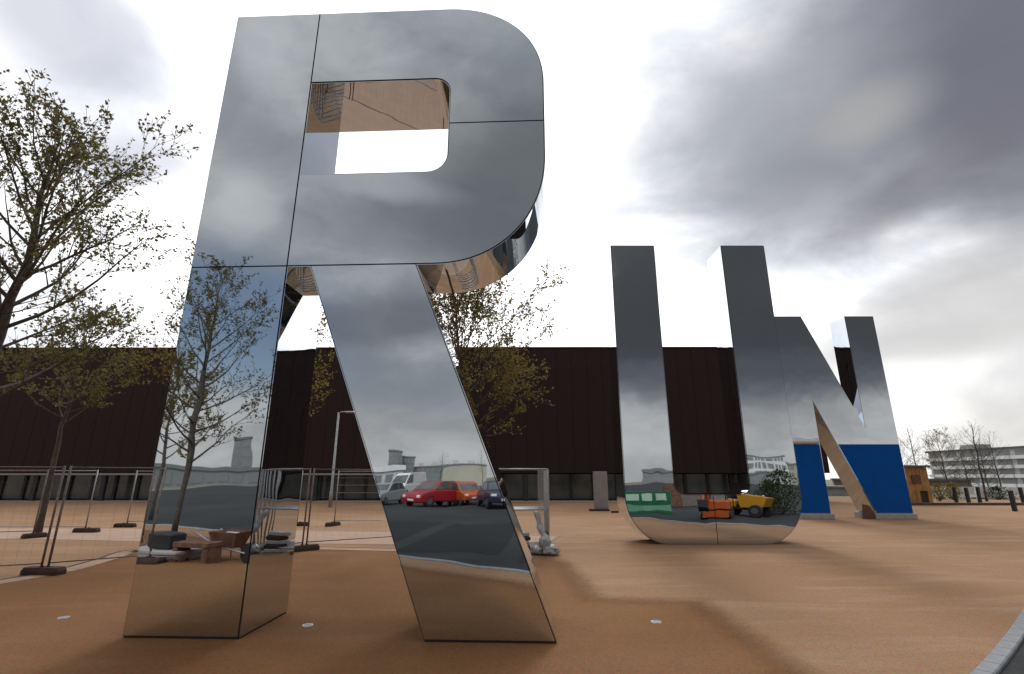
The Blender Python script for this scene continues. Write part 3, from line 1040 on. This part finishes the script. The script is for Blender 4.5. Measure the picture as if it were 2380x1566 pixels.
# ------------------------------------------------------------------ slim grey totem before the hall
tt = thing('totem', 'pale grey upright totem panel on a dark base before the hall', 'totem', (4.75, 28.0, 0))
MB().box(-0.62, 0.42, -0.25, 0.3, 0, 0.10, 0.02).build('base', M_RUBBER, tt)
MB().box(-0.33, 0.40, -0.06, 0.06, 0.10, 2.02, 0.015).build('panel', mat('totem_grey', (0.30, 0.29, 0.29), 0.5, var=0.1), tt)
MB().box(-0.36, -0.331, -0.07, 0.07, 0.10, 2.03).build('edge_post', M_GALV, tt)
b = MB().box(-0.18, 0.18, -0.1, 0.1, 0, 0.09, 0.02).build('loose_block', M_RUBBER, None, False, (5.2, 26.6, 0.005), 0.2)
tag(b, 'small dark block lying on the plaza near the grey totem', 'block')

# ------------------------------------------------------------------ far side: bollards, barriers, hut, flats, bare trees
for x, y, tl, lb in ((26.5, 27.7, 0.02, 'dark bollard standing alone on the kerb line, thick and square'), (32.2, 36.0, 0.06, 'dark bollard before the white barriers, leaning slightly'),
                 (30.75, 36.2, 0.03, 'slim dark bollard next to the bare tree'), (30.2, 34.6, 0.0, 'dark bollard next to the ochre hut'), (34.6, 35.4, -0.02, 'dark bollard past the bare tree, before the white barriers')):
    r = thing('bollard', lb, 'bollard', (x, y, 0), 0.3, 'dark bollards along the plaza edge')
    r.rotation_euler = (0, tl, 0.3)
    MB().box(-0.09, 0.09, -0.09, 0.09, 0.0, 1.0, 0.02).build('post', M_BLACK, r)
    MB().box(-0.1, 0.1, -0.1, 0.1, 1.002, 1.05, 0.015).build('cap', M_FRAME, r)
bar0 = None
for i in range(7):
    t = thing('road_barrier', 'white plastic road barrier in the row beyond the bollards', 'barrier', (34.5 + i * 2.02, 43.0 - i * 0.5, 0), R_(-14), 'white barriers beyond the bollards')
    if bar0 is None:
        prof = [(-0.25, 0.0), (0.25, 0.0), (0.25, 0.14), (0.13, 0.34), (0.09, 0.92), (-0.09, 0.92), (-0.13, 0.34), (-0.25, 0.14)]
        rings = [[(x, y, z) for y, z in prof] for x in (-0.97, 0.97)]
        bar0 = MB().loft(rings).build('shell', M_WHITE, t)
        bar1 = MB().box(-0.9, -0.6, -0.26, 0.26, 0.03, 0.10).build('fork_slot', M_BLACK, t)
        bar2 = MB().box(0.6, 0.9, -0.26, 0.26, 0.03, 0.10).build('fork_slot', M_BLACK, t)
    else:
        for s in (bar0, bar1, bar2):
            share(s, t)
o = MB().box(22, 60, -0.15, 0.15, 0, 0.16, 0.02).build('edge_beam', mat('dark_beam', (0.10, 0.07, 0.055), 0.8, var=0.2), None, False, (0, 33.2, 0), R_(0))
tag(o, 'low dark edging beam along the far edge of the plaza', 'edging beam')

hut = thing('site_hut', 'ochre sheet metal hut with dark openings beside the letter N', 'hut', (26.2, 33.9, 0), R_(10))
HD = 2.2
for i in range(9):
    x = -1.45 + i * 0.3
    MB().box(x, x + 0.285, -0.06 - 0.015 * (i % 2), 0.0, 0.85 if i in (1, 2, 6, 7) else 0.02, 2.32).build('wall_sheet', M_OCHRE, hut)
MB().box(-1.44, 1.24, 0.005, HD, 0.0, 2.3).build('shell', mat('hut_dark', (0.05, 0.035, 0.025), 0.8), hut)
MB().box(-1.6, 1.4, -0.25, HD + 0.1, 2.325, 2.47, 0.03).build('roof', mat('hut_roof', (0.13, 0.11, 0.09), 0.8, var=0.2), hut)
MB().box(1.245, 1.30, 0.0, HD, 0.0, 2.3).build('gable', mat('hut_side', (0.20, 0.165, 0.14), 0.8, var=0.2), hut)
MB().box(-0.1, 0.6, -0.12, -0.085, 1.3, 1.85).build('notice_board', M_TIMBER, hut)

M_FLAT = mat('flats_wall', (0.50, 0.49, 0.49), 0.8, var=0.08, vscale=0.2)
M_FLATW = mat('flats_balcony', (0.78, 0.78, 0.79), 0.7, var=0.05, vscale=0.3)
M_FLATG = mat('flats_glass', (0.20, 0.205, 0.215), 0.3)  # distance haze painted in: wall, balcony and glass tones lightened
fl = thing('apartment_block', 'grey five storey block of flats with white balcony bands', 'building', (165, 203, -5.03), R_(-90))
# local x runs along the front (towards the camera side), local -y faces the plaza
LB, HB = 110.0, 15.5
MB().box(0, LB, 0.4, 18, 0, HB).build('wall', M_FLAT, fl)
MB().box(-0.5, LB + 0.5, -0.3, 18.5, HB + 0.01, HB + 0.6).build('roof', mat('flat_roof', (0.12, 0.12, 0.125), 0.8), fl)
nbay = 16
bw = LB / nbay
win = MB().box(0.9, bw - 0.9, 0.28, 0.395, 0.3, 2.0).build('window', M_FLATG, fl)
bal = MB().box(0.25, bw - 0.25, -1.0, 0.27, -0.15, 0.95).build('balcony', M_FLATW, fl)
firstw = True
for s in range(5):
    for b in range(nbay):
        w_ = win if firstw else share(win, fl)
        l_ = bal if firstw else share(bal, fl)
        firstw = False
        w_.location = (b * bw, 0, 1.0 + s * 3.0)
        if (b * 7 + s * 3) % 11 != 0:
            l_.location = (b * bw, 0, 0.3 + s * 3.0)
        else:
            l_.location = (b * bw, 0.6, 0.3 + s * 3.0)
for k in range(4):
    MB().box(10 + 36 * k, 17 + 36 * k, 5, 10, HB + 0.61, HB + 2.4).build('roof_plant', M_FLAT, fl)

lb2 = thing('low_building', 'low brown brick building far behind the letter N', 'building', (112, 150, land(112, 150)), R_(-30))
MB().box(-16, 16, 0, 12, 0, 5.5).build('wall', mat('far_brick', (0.20, 0.155, 0.13), 0.9, var=0.15, vscale=0.3), lb2)
MB().box(-16.5, 16.5, -0.5, 12.5, 5.51, 6.0).build('roof', mat('far_roof', (0.16, 0.15, 0.15), 0.9), lb2)
for i in range(8):
    MB().box(-15 + i * 4, -12.8 + i * 4, -0.12, -0.01, 1.2, 3.6).build('window', M_FLATG, lb2)
lb3 = thing('low_building', 'low grey building with a flat roof beyond the gap in the letter N', 'building', (78, 108, land(78, 108)), R_(-35))
MB().box(-11, 11, 0, 10, 0, 4.2).build('wall', mat('far_grey', (0.27, 0.26, 0.25), 0.9, var=0.15, vscale=0.3), lb3)
MB().box(-11.4, 11.4, -0.4, 10.4, 4.21, 4.6).build('roof', mat('far_roof', (0.16, 0.15, 0.15), 0.9), lb3)
for i in range(6):
    MB().box(-10 + i * 3.5, -8 + i * 3.5, -0.12, -0.01, 0.9, 3.0).build('window', M_FLATG, lb3)

make_tree('bare_tree', 'bare young tree before the grey flats', (34.5, 38.0, 0), 5.8, 71, M_LEAF_O, 1.7, 1.9, 20, 0.07, 0.08, (0.2, 0), 0.5, 'bare trees beyond the plaza', False)
make_tree('bare_tree', 'small bare tree behind the ochre hut', (38.5, 49.0, 0), 6.6, 73, M_LEAF_O, 2.0, 1.9, 24, 0.06, 0.08, (0, 0), 0.5, 'bare trees beyond the plaza', False)
make_tree('bare_tree', 'small bare tree with thin twigs beyond the white barriers', (49, 52.0, 0), 6.0, 77, M_LEAF_O, 2.0, 1.7, 24, 0.06, 0.08, (0, 0), 0.5, 'bare trees beyond the plaza', False)
make_tree('bare_tree', 'low bare scrubby tree behind the row of white barriers', (44, 50.0, 0), 4.6, 79, M_LEAF_O, 1.9, 0.8, 26, 0.05, 0.08, (0, 0), 0.6, 'bare trees beyond the plaza', False)


for i, (x, y, h, sd, lb) in enumerate(((47, 56, 7.0, 171, 'dense twiggy tree before the grey flats'), (55, 60, 6.4, 173, 'grey leafless tree in front of the flats, past the white barriers'), (41, 54, 5.2, 175, 'low grey leafless tree between the hut and the flats'))):
    make_tree('bare_tree', lb, (x, y, land(x, y)), h, sd, M_LEAF_O, 2.6, 1.2, 34, 0.07, 0.09, (0, 0), 0.8, 'bare trees beyond the plaza', i == 0, 1)


def make_shrub(name, label, loc, w, h, seed, m, n=900):
    rnd = random.Random(seed)
    r = thing(name, label, 'shrub', loc, 0, 'shrubs at the edges of the site')
    st_, lf = MB(), MB()
    for i in range(22):
        a = rnd.uniform(0, 2 * PI); e = rnd.uniform(0.5, 1.4); L = h * rnd.uniform(0.6, 1.0)
        st_.tube([(0, 0, 0), (math.cos(a) * math.cos(e) * L * 0.5 * w / h, math.sin(a) * math.cos(e) * L * 0.5 * w / h, math.sin(e) * L * 0.5), (math.cos(a) * math.cos(e) * L * w / h, math.sin(a) * math.cos(e) * L * w / h, math.sin(e) * L)], [0.02, 0.012, 0.004], 4, False)
    for i in range(n):
        a = rnd.uniform(0, 2 * PI); q = rnd.random() ** 0.5; z = h * rnd.random() ** 0.8
        k = math.sqrt(max(0.05, 1 - (z / h) ** 2)) * (0.8 + 0.3 * math.sin(3 * a + seed))
        p = Vector((math.cos(a) * q * w * k, math.sin(a) * q * w * k, 0.05 + z))
        s = rnd.uniform(0.07, 0.15)
        d = Vector((rnd.uniform(-1, 1), rnd.uniform(-1, 1), rnd.uniform(-1, 1))).normalized(); e = d.cross(Vector((rnd.uniform(-1, 1), rnd.uniform(-1, 1), 1))).normalized()
        lf.add([p, p + d * s * .5 + e * s * .35, p + d * s, p + d * s * .5 - e * s * .35], [(0, 1, 2, 3)])
    st_.build('stems', M_BARK, r)
    lf.build('leaves', m, r)


make_shrub('shrub', 'brown twiggy shrub seen through the gap of the letter N', (33.5, 46, 0), 1.6, 2.0, 5, M_LEAF_O)
make_shrub('shrub', 'brownish shrub between the bollards and the white barriers', (34.2, 40.5, 0), 1.1, 1.2, 6, M_LEAF_O)
make_shrub('shrub', 'grey brown shrub at the base of the ochre hut', (31.5, 38.5, 0), 1.0, 1.1, 16, M_LEAF_O, 600)
make_shrub('shrub', 'low scrub beside the end bollard before the white barriers', (38.0, 40.8, 0), 1.3, 0.9, 17, M_LEAF_D, 700)
make_shrub('shrub', 'dark green shrub by the road, mirrored beside the foot of the letter U', seen_in('U', 1822, 1196), 1.5, 2.0, 8, M_LEAF_D, 1500)
make_shrub('shrub', 'dark green bush by the road, mirrored in the corner of the letter U', seen_in('U', 1790, 1190), 1.1, 1.5, 9, M_LEAF_D, 1000)


# ------------------------------------------------------------------ vehicles on the road behind the camera, seen in the mirrors
def wheel(parent, x, y, r=0.32, w=0.2):
    s = 1 if y > 0 else -1
    n = 18
    mb = MB()
    rings = []
    for rr, yy in ((r * 0.62, -w / 2), (r * 0.92, -w / 2), (r, -w / 2 + 0.03), (r, w / 2 - 0.03), (r * 0.92, w / 2), (r * 0.62, w / 2)):
        rings.append([(x + rr * math.cos(2 * PI * k / n), y + yy, r + rr * math.sin(2 * PI * k / n)) for k in range(n)])
    wh = mb.loft(rings).build('wheel', M_TYRE, parent)
    MB().tube([(x, y + s * (w / 2 - 0.02), r), (x, y + s * (w / 2 + 0.006), r)], r * 0.52, 14).build('rim', M_RIM, wh)


def car(name, label, loc, rz, paint, kind='hatch'):
    r = thing(name, label, 'van' if kind == 'van' else 'car', loc, rz, 'vehicles on the road')
    if kind == 'van':
        low = [(-2.5, 0.35), (2.45, 0.35), (2.5, 0.8), (2.2, 1.05), (-2.5, 1.05)]
        st = [(-2.48, 1.05, 2.1), (1.0, 1.05, 2.1), (2.15, 1.05, 1.06)]
        hw, hr = 0.95, 0.86
        up = [(-2.48, 1.05), (2.15, 1.05), (1.15, 2.0), (0.9, 2.12), (-2.42, 2.12)]
        wins = [([(0.35, 1.12), (1.95, 1.12), (1.08, 1.9), (0.35, 1.9)])]
        wx = (-1.6, 1.65)
    else:
        low = [(-2.0, 0.28), (2.0, 0.28), (2.06, 0.6), (1.95, 0.78), (0.95, 0.92), (-1.85, 0.95), (-2.02, 0.7)]
        up = [(-1.85, 0.95), (0.98, 0.92), (0.25, 1.38), (-0.1, 1.44), (-1.2, 1.42)]
        wins = [[(-1.55, 0.98), (-0.65, 0.98), (-0.65, 1.36), (-1.18, 1.35)], [(-0.57, 0.98), (0.75, 0.96), (0.2, 1.32), (-0.1, 1.37), (-0.57, 1.37)]]
        hw, hr = 0.86, 0.68
        wx = (-1.25, 1.28)
    o = MB().prism(low, -hw, hw).build('body', paint, r)
    bv = o.modifiers.new('round', 'BEVEL'); bv.width = 0.08; bv.segments = 3; bv.limit_method = 'ANGLE'
    n = len(up)
    zmin, zmax = min(z for _, z in up), max(z for _, z in up)
    def yy(z):
        return hw - 0.04 + (hr - hw + 0.04) * (z - zmin) / (zmax - zmin)
    vs = [(x, -yy(z), z) for x, z in up] + [(x, yy(z), z) for x, z in up]
    fs = [tuple(range(n)), tuple(reversed(range(n, 2 * n)))] + [((i + 1) % n, i, n + i, n + (i + 1) % n) for i in range(n)]
    o = MB().add(vs, fs).build('cabin', paint, r)
    bv = o.modifiers.new('round', 'BEVEL'); bv.width = 0.05; bv.segments = 2; bv.limit_method = 'ANGLE'
    for wp in wins:
        for s in (-1, 1):
            vs = [(x, s * (yy(z) + 0.004), z) for x, z in wp] + [(x, s * (yy(z) - 0.02), z) for x, z in wp]
            k = len(wp)
            fs = [tuple(range(k)), tuple(reversed(range(k, 2 * k)))] + [((i + 1) % k, i, k + i, k + (i + 1) % k) for i in range(k)]
            MB().add(vs, fs).build('side_window', M_GLASS, r)
    # windscreens sit on the sloping ends
    def screen(a, b, nm):
        (x0, z0), (x1, z1) = a, b
        t0, t1 = 0.10, 0.90
        p = [(x0 + (x1 - x0) * t, z0 + (z1 - z0) * t) for t in (t0, t1)]
        nx, nz = (z0 - z1), (x1 - x0)
        ln = math.hypot(nx, nz); nx, nz = nx / ln, nz / ln
        if nz < 0: nx, nz = -nx, -nz
        vs = []
        for off in (0.006, -0.02):
            for (x, z) in p:
                h = yy(z) - 0.09
                vs += [(x + nx * off, -h, z + nz * off), (x + nx * off, h, z + nz * off)]
        MB().add(vs, [(0, 1, 3, 2), (4, 6, 7, 5), (0, 4, 5, 1), (2, 3, 7, 6), (0, 2, 6, 4), (1, 5, 7, 3)]).build(nm, M_GLASS, r)
    if kind == 'van':
        screen((2.15, 1.05), (1.15, 2.0), 'windscreen')
    else:
        screen((0.98, 0.92), (0.25, 1.38), 'windscreen'); screen((-1.85, 0.95), (-1.2, 1.42), 'rear_window')
    for x in wx:
        for s in (-1, 1):
            wheel(r, x, s * (hw - 0.10))
    xf = 2.5 if kind == 'van' else 2.03
    for s in (-1, 1):
        MB().box(xf - 0.06, xf + 0.012, s * (hw - 0.22) - 0.14, s * (hw - 0.22) + 0.14, 0.58, 0.72, 0.02).build('headlight', mat('lamp_glass', (0.8, 0.8, 0.78), 0.1), r)
        MB().box(-xf - 0.012, -xf + 0.06, s * (hw - 0.2) - 0.12, s * (hw - 0.2) + 0.12, 0.62, 0.80, 0.02).build('tail_light', mat('tail_glass', (0.45, 0.02, 0.02), 0.2), r)
    MB().box(xf - 0.02, xf + 0.02, -0.26, 0.26, 0.40, 0.50).build('number_plate', M_WHITE, r)
    return r


P_RED = mat('red_paint', (0.33, 0.018, 0.028), 0.3, spec=0.6)
P_ORA = mat('orange_paint', (0.45, 0.09, 0.02), 0.35, spec=0.6)
P_DARK = mat('dark_blue_paint', (0.03, 0.035, 0.07), 0.25, spec=0.6)
P_GREY = mat('silver_paint', (0.42, 0.43, 0.45), 0.3, 0.5)
P_AMB = mat('amber_paint', (0.58, 0.27, 0.02), 0.35)
P_GRN = mat('green_plastic', (0.006, 0.13, 0.05), 0.45, var=0.2, vscale=3)


def on_road(v):
    return (v.x, v.y, -0.012)


def mid(a, b):
    return (a + b) / 2


car('parked_car', 'red car on the road, seen in the mirrored leg of the letter R', on_road(seen_in('R', 1008, 1170)), R_(118), P_RED)
car('parked_car', 'orange car beside the red one, seen in the mirrored leg of the letter R', on_road(seen_in('R', 1078, 1168)), R_(58), P_ORA)
car('parked_car', 'dark blue car mirrored at the edge of the leg of the letter R', on_road(seen_in('R', 1152, 1176)), R_(70), P_DARK)
car('parked_van', 'white van on the road, mirrored in the leg of the letter R', on_road(seen_in('R', 948, 1150)), R_(100), M_WHITE, 'van')
car('parked_car', 'silver car past the white van, mirrored in the letter R', on_road(seen_in('R', 893, 1168)), R_(100), P_GREY)
car('parked_car', 'dark car with its headlamp showing in the mirrored base of the letter U', on_road(seen_in('U', 1700, 1172)), R_(70), P_DARK)

# site dumper
dp = thing('site_dumper', 'amber site dumper with a tipping skip, mirrored in the base of the letter U', 'dumper', on_road(seen_in('U', 1755, 1199)), R_(50)); dp.scale = (0.72, 0.72, 0.72)
skip = [(-0.55, 0.62), (0.75, 0.62), (1.15, 1.22), (-0.75, 1.38)]
o = MB().prism(skip, -0.62, 0.62).build('skip', P_AMB, dp)
MB().box(-1.9, 0.2, -0.38, 0.38, 0.42, 0.60, 0.03).build('chassis', M_BLACK, dp)
MB().box(-2.0, -1.0, -0.42, 0.42, 0.605, 1.05, 0.06).build('engine_cover', P_AMB, dp)
MB().box(-0.98, -0.62, -0.25, 0.25, 0.605, 0.85, 0.05).build('seat', M_BLACK, dp)
for s in (-1, 1):
    MB().tube([(-1.15, s * 0.45, 0.6), (-1.15, s * 0.45, 2.2)], 0.03, 8).build('roll_bar', M_BLACK, dp, True)
    for x in (-1.5, 0.35):
        wheel(dp, x, s * 0.62, 0.40, 0.3)
MB().tube([(-1.15, -0.45, 2.2), (-1.15, 0.45, 2.2)], 0.03, 8).build('roll_bar', M_BLACK, dp, True)

# small excavator
ex = thing('mini_excavator', 'orange tracked excavator, mirrored in the middle of the base of the letter U', 'excavator', on_road(seen_in('U', 1668, 1202)), R_(118)); ex.scale = (0.85, 0.85, 0.85)
for s in (-1, 1):
    n = 10
    prof = [(0.72 + 0.2 * math.cos(-PI / 2 + PI * k / n), 0.2 + 0.2 * math.sin(-PI / 2 + PI * k / n)) for k in range(n + 1)] + [(-0.72 + 0.2 * math.cos(PI / 2 + PI * k / n), 0.2 + 0.2 * math.sin(PI / 2 + PI * k / n)) for k in range(n + 1)]
    MB().prism(prof, s * 0.62 - 0.15, s * 0.62 + 0.15).build('track', M_TYRE, ex)
MB().box(-0.5, 0.5, -0.46, 0.46, 0.2, 0.42).build('undercarriage', M_BLACK, ex)
MB().box(-0.95, 0.55, -0.65, 0.65, 0.43, 0.95, 0.08).build('body', P_ORA, ex)
for x, y in ((-0.45, -0.55), (-0.45, 0.2), (0.45, -0.55), (0.45, 0.2)):
    MB().tube([(x, y, 0.95), (x, y, 2.05)], 0.035, 6).build('cab_post', M_BLACK, ex)
MB().box(-0.55, 0.55, -0.65, 0.3, 2.06, 2.14, 0.03).build('cab_roof', P_ORA, ex)
MB().box(-0.4, 0.42, -0.53, 0.18, 0.96, 2.04).build('cab_glass', M_SHEET, ex)
MB().tube([(0.5, 0.35, 0.8), (1.1, 0.4, 1.95), (1.9, 0.4, 2.05)], [0.11, 0.12, 0.08], 8).build('boom', P_ORA, ex)
MB().tube([(1.85, 0.4, 2.05), (2.25, 0.4, 1.0)], [0.09, 0.06], 8).build('dipper_arm', P_ORA, ex)
MB().prism([(2.0, 1.02), (2.4, 1.0), (2.45, 0.65), (2.2, 0.45), (1.95, 0.55)], 0.15, 0.65).build('bucket', M_BLACK, ex)
MB().box(1.0, 1.1, -0.65, 0.65, 0.1, 0.45).build('dozer_blade', P_ORA, ex)

# green barriers
for i, px in enumerate((1470, 1503, 1537)):
    v = seen_in('U', px, 1192)
    r = thing('green_barrier', 'green plastic barrier with a pale panel, mirrored in the base of the letter U', 'barrier', (v.x, v.y, -0.012), R_(6 * i), 'green barriers on the road')
    MB().loft([[(x, y, z) for y, z in ((-0.22, 0), (0.22, 0), (0.22, 0.15), (0.09, 0.4), (0.08, 1.05), (-0.08, 1.05), (-0.09, 0.4), (-0.22, 0.15))] for x in (-0.52, 0.52)]).build('shell', P_GRN, r)
    MB().box(-0.32, 0.3, 0.092, 0.105, 0.58, 0.95).build('reflector', mat('pale_green', (0.45, 0.62, 0.5), 0.4), r)
    MB().box(-0.32, 0.3, -0.105, -0.092, 0.58, 0.95).build('reflector', mat('pale_green', (0.45, 0.62, 0.5), 0.4), r)

# timber hoarding behind the machines
va, vb = seen_in('U', 1548, 1178), seen_in('U', 1735, 1174)
dv = vb - va
hd = thing('site_hoarding', 'low brown timber hoarding behind the machines, mirrored in the base of the letter U', 'hoarding', (va.x, va.y, -0.012), math.atan2(dv.y, dv.x))
nh = int(dv.length / 1.22)
for i in range(nh):
    MB().box(i * 1.22, i * 1.22 + 1.2, 0, 0.02, 0.05, 1.25 + 0.04 * (i % 3)).build('panel', [M_TIMBER, M_DIM, M_TIMBER, M_FRAME][i % 4], hd)
    MB().box(i * 1.22 - 0.05, i * 1.22 + 0.05, -0.09, -0.001, 0, 1.2).build('post', M_TIMBER, hd)

# heap of boards, bin and barrow by the tree seen in the stem of R
v = seen_in('R', 455, 1308)
bn = thing('timber_bench', 'dark timber trestle among the boards by the road, mirrored in the letter R', 'trestle', (v.x, v.y, 0.004), 0.2); bn.scale = (0.78, 0.78, 0.8)
MB().box(-0.65, 0.65, -0.25, 0.25, 0.42, 0.54, 0.01).build('top', M_TIMBER, bn)
for x in (-0.55, 0.55):
    MB().box(x - 0.09, x + 0.09, -0.22, 0.22, 0.0, 0.418).build('leg', M_TIMBER, bn)
v = seen_in('R', 375, 1300)
for i in range(4):
    b = MB().box(-0.75, 0.75, -0.4, 0.4, 0, 0.06, 0.006).build('board', M_PALET, None, False, (v.x + 0.05 * i, v.y + 0.03 * i, 0.006 + i * 0.0625), 0.07 * i)
    tag(b, 'pale board in the flat pile by the road, mirrored in the letter R', 'board', 'pale boards by the road')
b = MB().box(-0.35, 0.35, -0.22, 0.22, 0, 0.3, 0.03).build('tool_box', M_BLACK, None, False, (v.x + 0.1, v.y + 0.02, 0.26), 0.3)
tag(b, 'black tool box standing on the pale boards, mirrored in the letter R', 'tool box')
v = seen_in('R', 535, 1301)
wb = thing('wheelbarrow', 'old wheelbarrow with a pale lining by the road, mirrored in the letter R', 'wheelbarrow', (v.x, v.y, 0.004), 0.4)
rings = [[(x * k, y * k, z) for x, y in ((-0.42, -0.3), (0.42, -0.22), (0.42, 0.22), (-0.42, 0.3))] for k, z in ((0.65, 0.28), (1.0, 0.58))]
MB().loft(rings, False).add([rings[0][0], rings[0][1], rings[0][2], rings[0][3]], [(0, 1, 2, 3)]).build('tray', M_TIMBER, wb)
MB().box(-0.25, 0.2, -0.12, 0.12, 0.3, 0.56, 0.05).build('sack', M_PALET, wb)
for s in (-1, 1):
    MB().tube([(0.6, s * 0.05, 0.2), (0, s * 0.2, 0.27), (-0.9, s * 0.3, 0.55)], 0.02, 6).build('handle', M_GALV, wb)
    MB().tube([(-0.3, s * 0.22, 0.3), (-0.35, s * 0.25, 0.0)], 0.018, 6).build('leg', M_GALV, wb)
MB().tube([(0.62, -0.05, 0.19), (0.62, 0.05, 0.19)], 0.19, 14).build('wheel', M_TYRE, wb)

# ------------------------------------------------------------------ distant buildings on the far side of the road (mirrored)
def block(name, label, loc, rz, w, d, h, wall, nfl=0, nb=0, roof=None, plant=0):
    loc = (loc[0], loc[1], land(loc[0], loc[1]))
    r = thing(name, label, 'building', loc, rz, 'distant buildings across the road')
    MB().box(-w / 2, w / 2, -d / 2, d / 2, 0, h).build('wall', wall, r)
    MB().box(-w / 2 - 0.4, w / 2 + 0.4, -d / 2 - 0.4, d / 2 + 0.4, h + 0.01, h + 0.8).build('roof', roof or mat('slab_roof', (0.16, 0.17, 0.17), 0.8), r)
    if nfl:
        fh = h / nfl; bw = w / nb
        f = True
        wn = MB().box(bw * 0.16, bw * 0.84, -0.12, 0.12, fh * 0.22, fh * 0.82).build('window', M_FLATG, r)
        for s in range(nfl):
            for b in range(nb):
                for side in (1,):
                    q = wn if f else share(wn, r)
                    f = False
                    q.location = (-w / 2 + b * bw, side * d / 2, s * fh)
    for k in range(plant):
        MB().box(-w * 0.3 + k * w * 0.4, -w * 0.3 + k * w * 0.4 + w * 0.16, -d * 0.2, d * 0.2, h + 0.81, h + 3.0).build('roof_plant', M_FLAT, r)
    return r


B_GREEN = mat('grey_green_clad', (0.16, 0.20, 0.195), 0.6, var=0.15, vscale=0.1)
B_GREY = mat('grey_clad', (0.20, 0.205, 0.21), 0.6, var=0.12, vscale=0.1)
B_CREAM = mat('cream_clad', (0.40, 0.38, 0.31), 0.7, var=0.08, vscale=0.1)
B_WHITE = mat('white_clad', (0.62, 0.63, 0.64), 0.6)


def face(v):
    """heading that turns a block's +y side to the plaza"""
    return math.atan2(10 - v.y, -v.x) - PI / 2


def far_block(which, px, dist, *a, **k):
    v = seen_far(which, px, dist)
    return block(a[0], a[1], (v.x, v.y, 0), face(v), *a[2:], **k)


far_block('R', 914, 330, 'tower_block', 'grey tower block with a jutting head, mirrored in the leg of the letter R', 9.5, 14, 21.0, B_GREY, 6, 3, plant=1)
far_block('R', 947, 340, 'office_block', 'tall grey green block next to the tower, mirrored in the letter R', 9.5, 14, 18.5, B_GREEN, 5, 4)
far_block('R', 996, 350, 'office_block', 'low grey green block in the middle of the skyline, mirrored in the letter R', 20, 16, 12.6, B_GREEN, 3, 7, plant=2)
far_block('R', 1074, 300, 'warehouse', 'cream warehouse with a dark roof, mirrored in the leg of the letter R', 24, 20, 11.4, B_CREAM, 0, 0, plant=2)
far_block('R', 870, 85, 'site_office', 'white site office with a flat canopy, mirrored in the leg of the letter R', 9, 6, 2.9, B_WHITE, 1, 6, roof=M_WHITE)
far_block('R', 560, 260, 'tower_block', 'slim dark tower, mirrored in the lower stem of the letter R', 7, 8, 24, B_GREY, 6, 2)
far_block('R', 470, 120, 'warehouse', 'long grey shed beyond the road, mirrored in the stem of the letter R', 70, 16, 3.8, B_GREY, 1, 24)
far_block('U', 1785, 240, 'office_block', 'white framed office block, mirrored in the upright of the letter U', 18, 16, 14.5, B_WHITE, 5, 8, plant=1)
far_block('U', 1838, 260, 'office_block', 'pale office block beside the white framed one, mirrored in the letter U', 16, 16, 12, B_CREAM, 4, 7)
far_block('U', 1535, 230, 'office_block', 'grey office block, mirrored in the slim upright of the letter U', 16, 16, 9.5, B_GREY, 3, 6)
far_block('U', 1660, 250, 'warehouse', 'long low warehouse across the road behind the parked machines', 60, 18, 7.0, B_GREY, 2, 20)
#far_block('R', 1040, 62, 'site_hoarding_shed', 'long low grey shed behind the parked cars, mirrored in the letter R', 34, 5, 1.2, B_GREY, 1, 16, roof=M_FASC)
for i in range(6):
    v = seen_far('R', 640 - 0 + i * 95, 95 + 14 * (i % 3))
    make_tree('bare_tree', ['bare tree across the road beyond the long grey shed', 'thin bare tree in the row across the road', 'wiry bare tree across the road by the warehouse', 'small bare tree across the road near the tower', 'leafless tree across the road behind the red car', 'twiggy bare tree across the road behind the orange car'][i],
              (v.x, v.y, 0), 5.5 + (i % 3), 90 + i, M_LEAF_O, 2.0, 1.5, 18, 0.07, 0.08, (0, 0), 0.45, 'bare trees across the road', False)
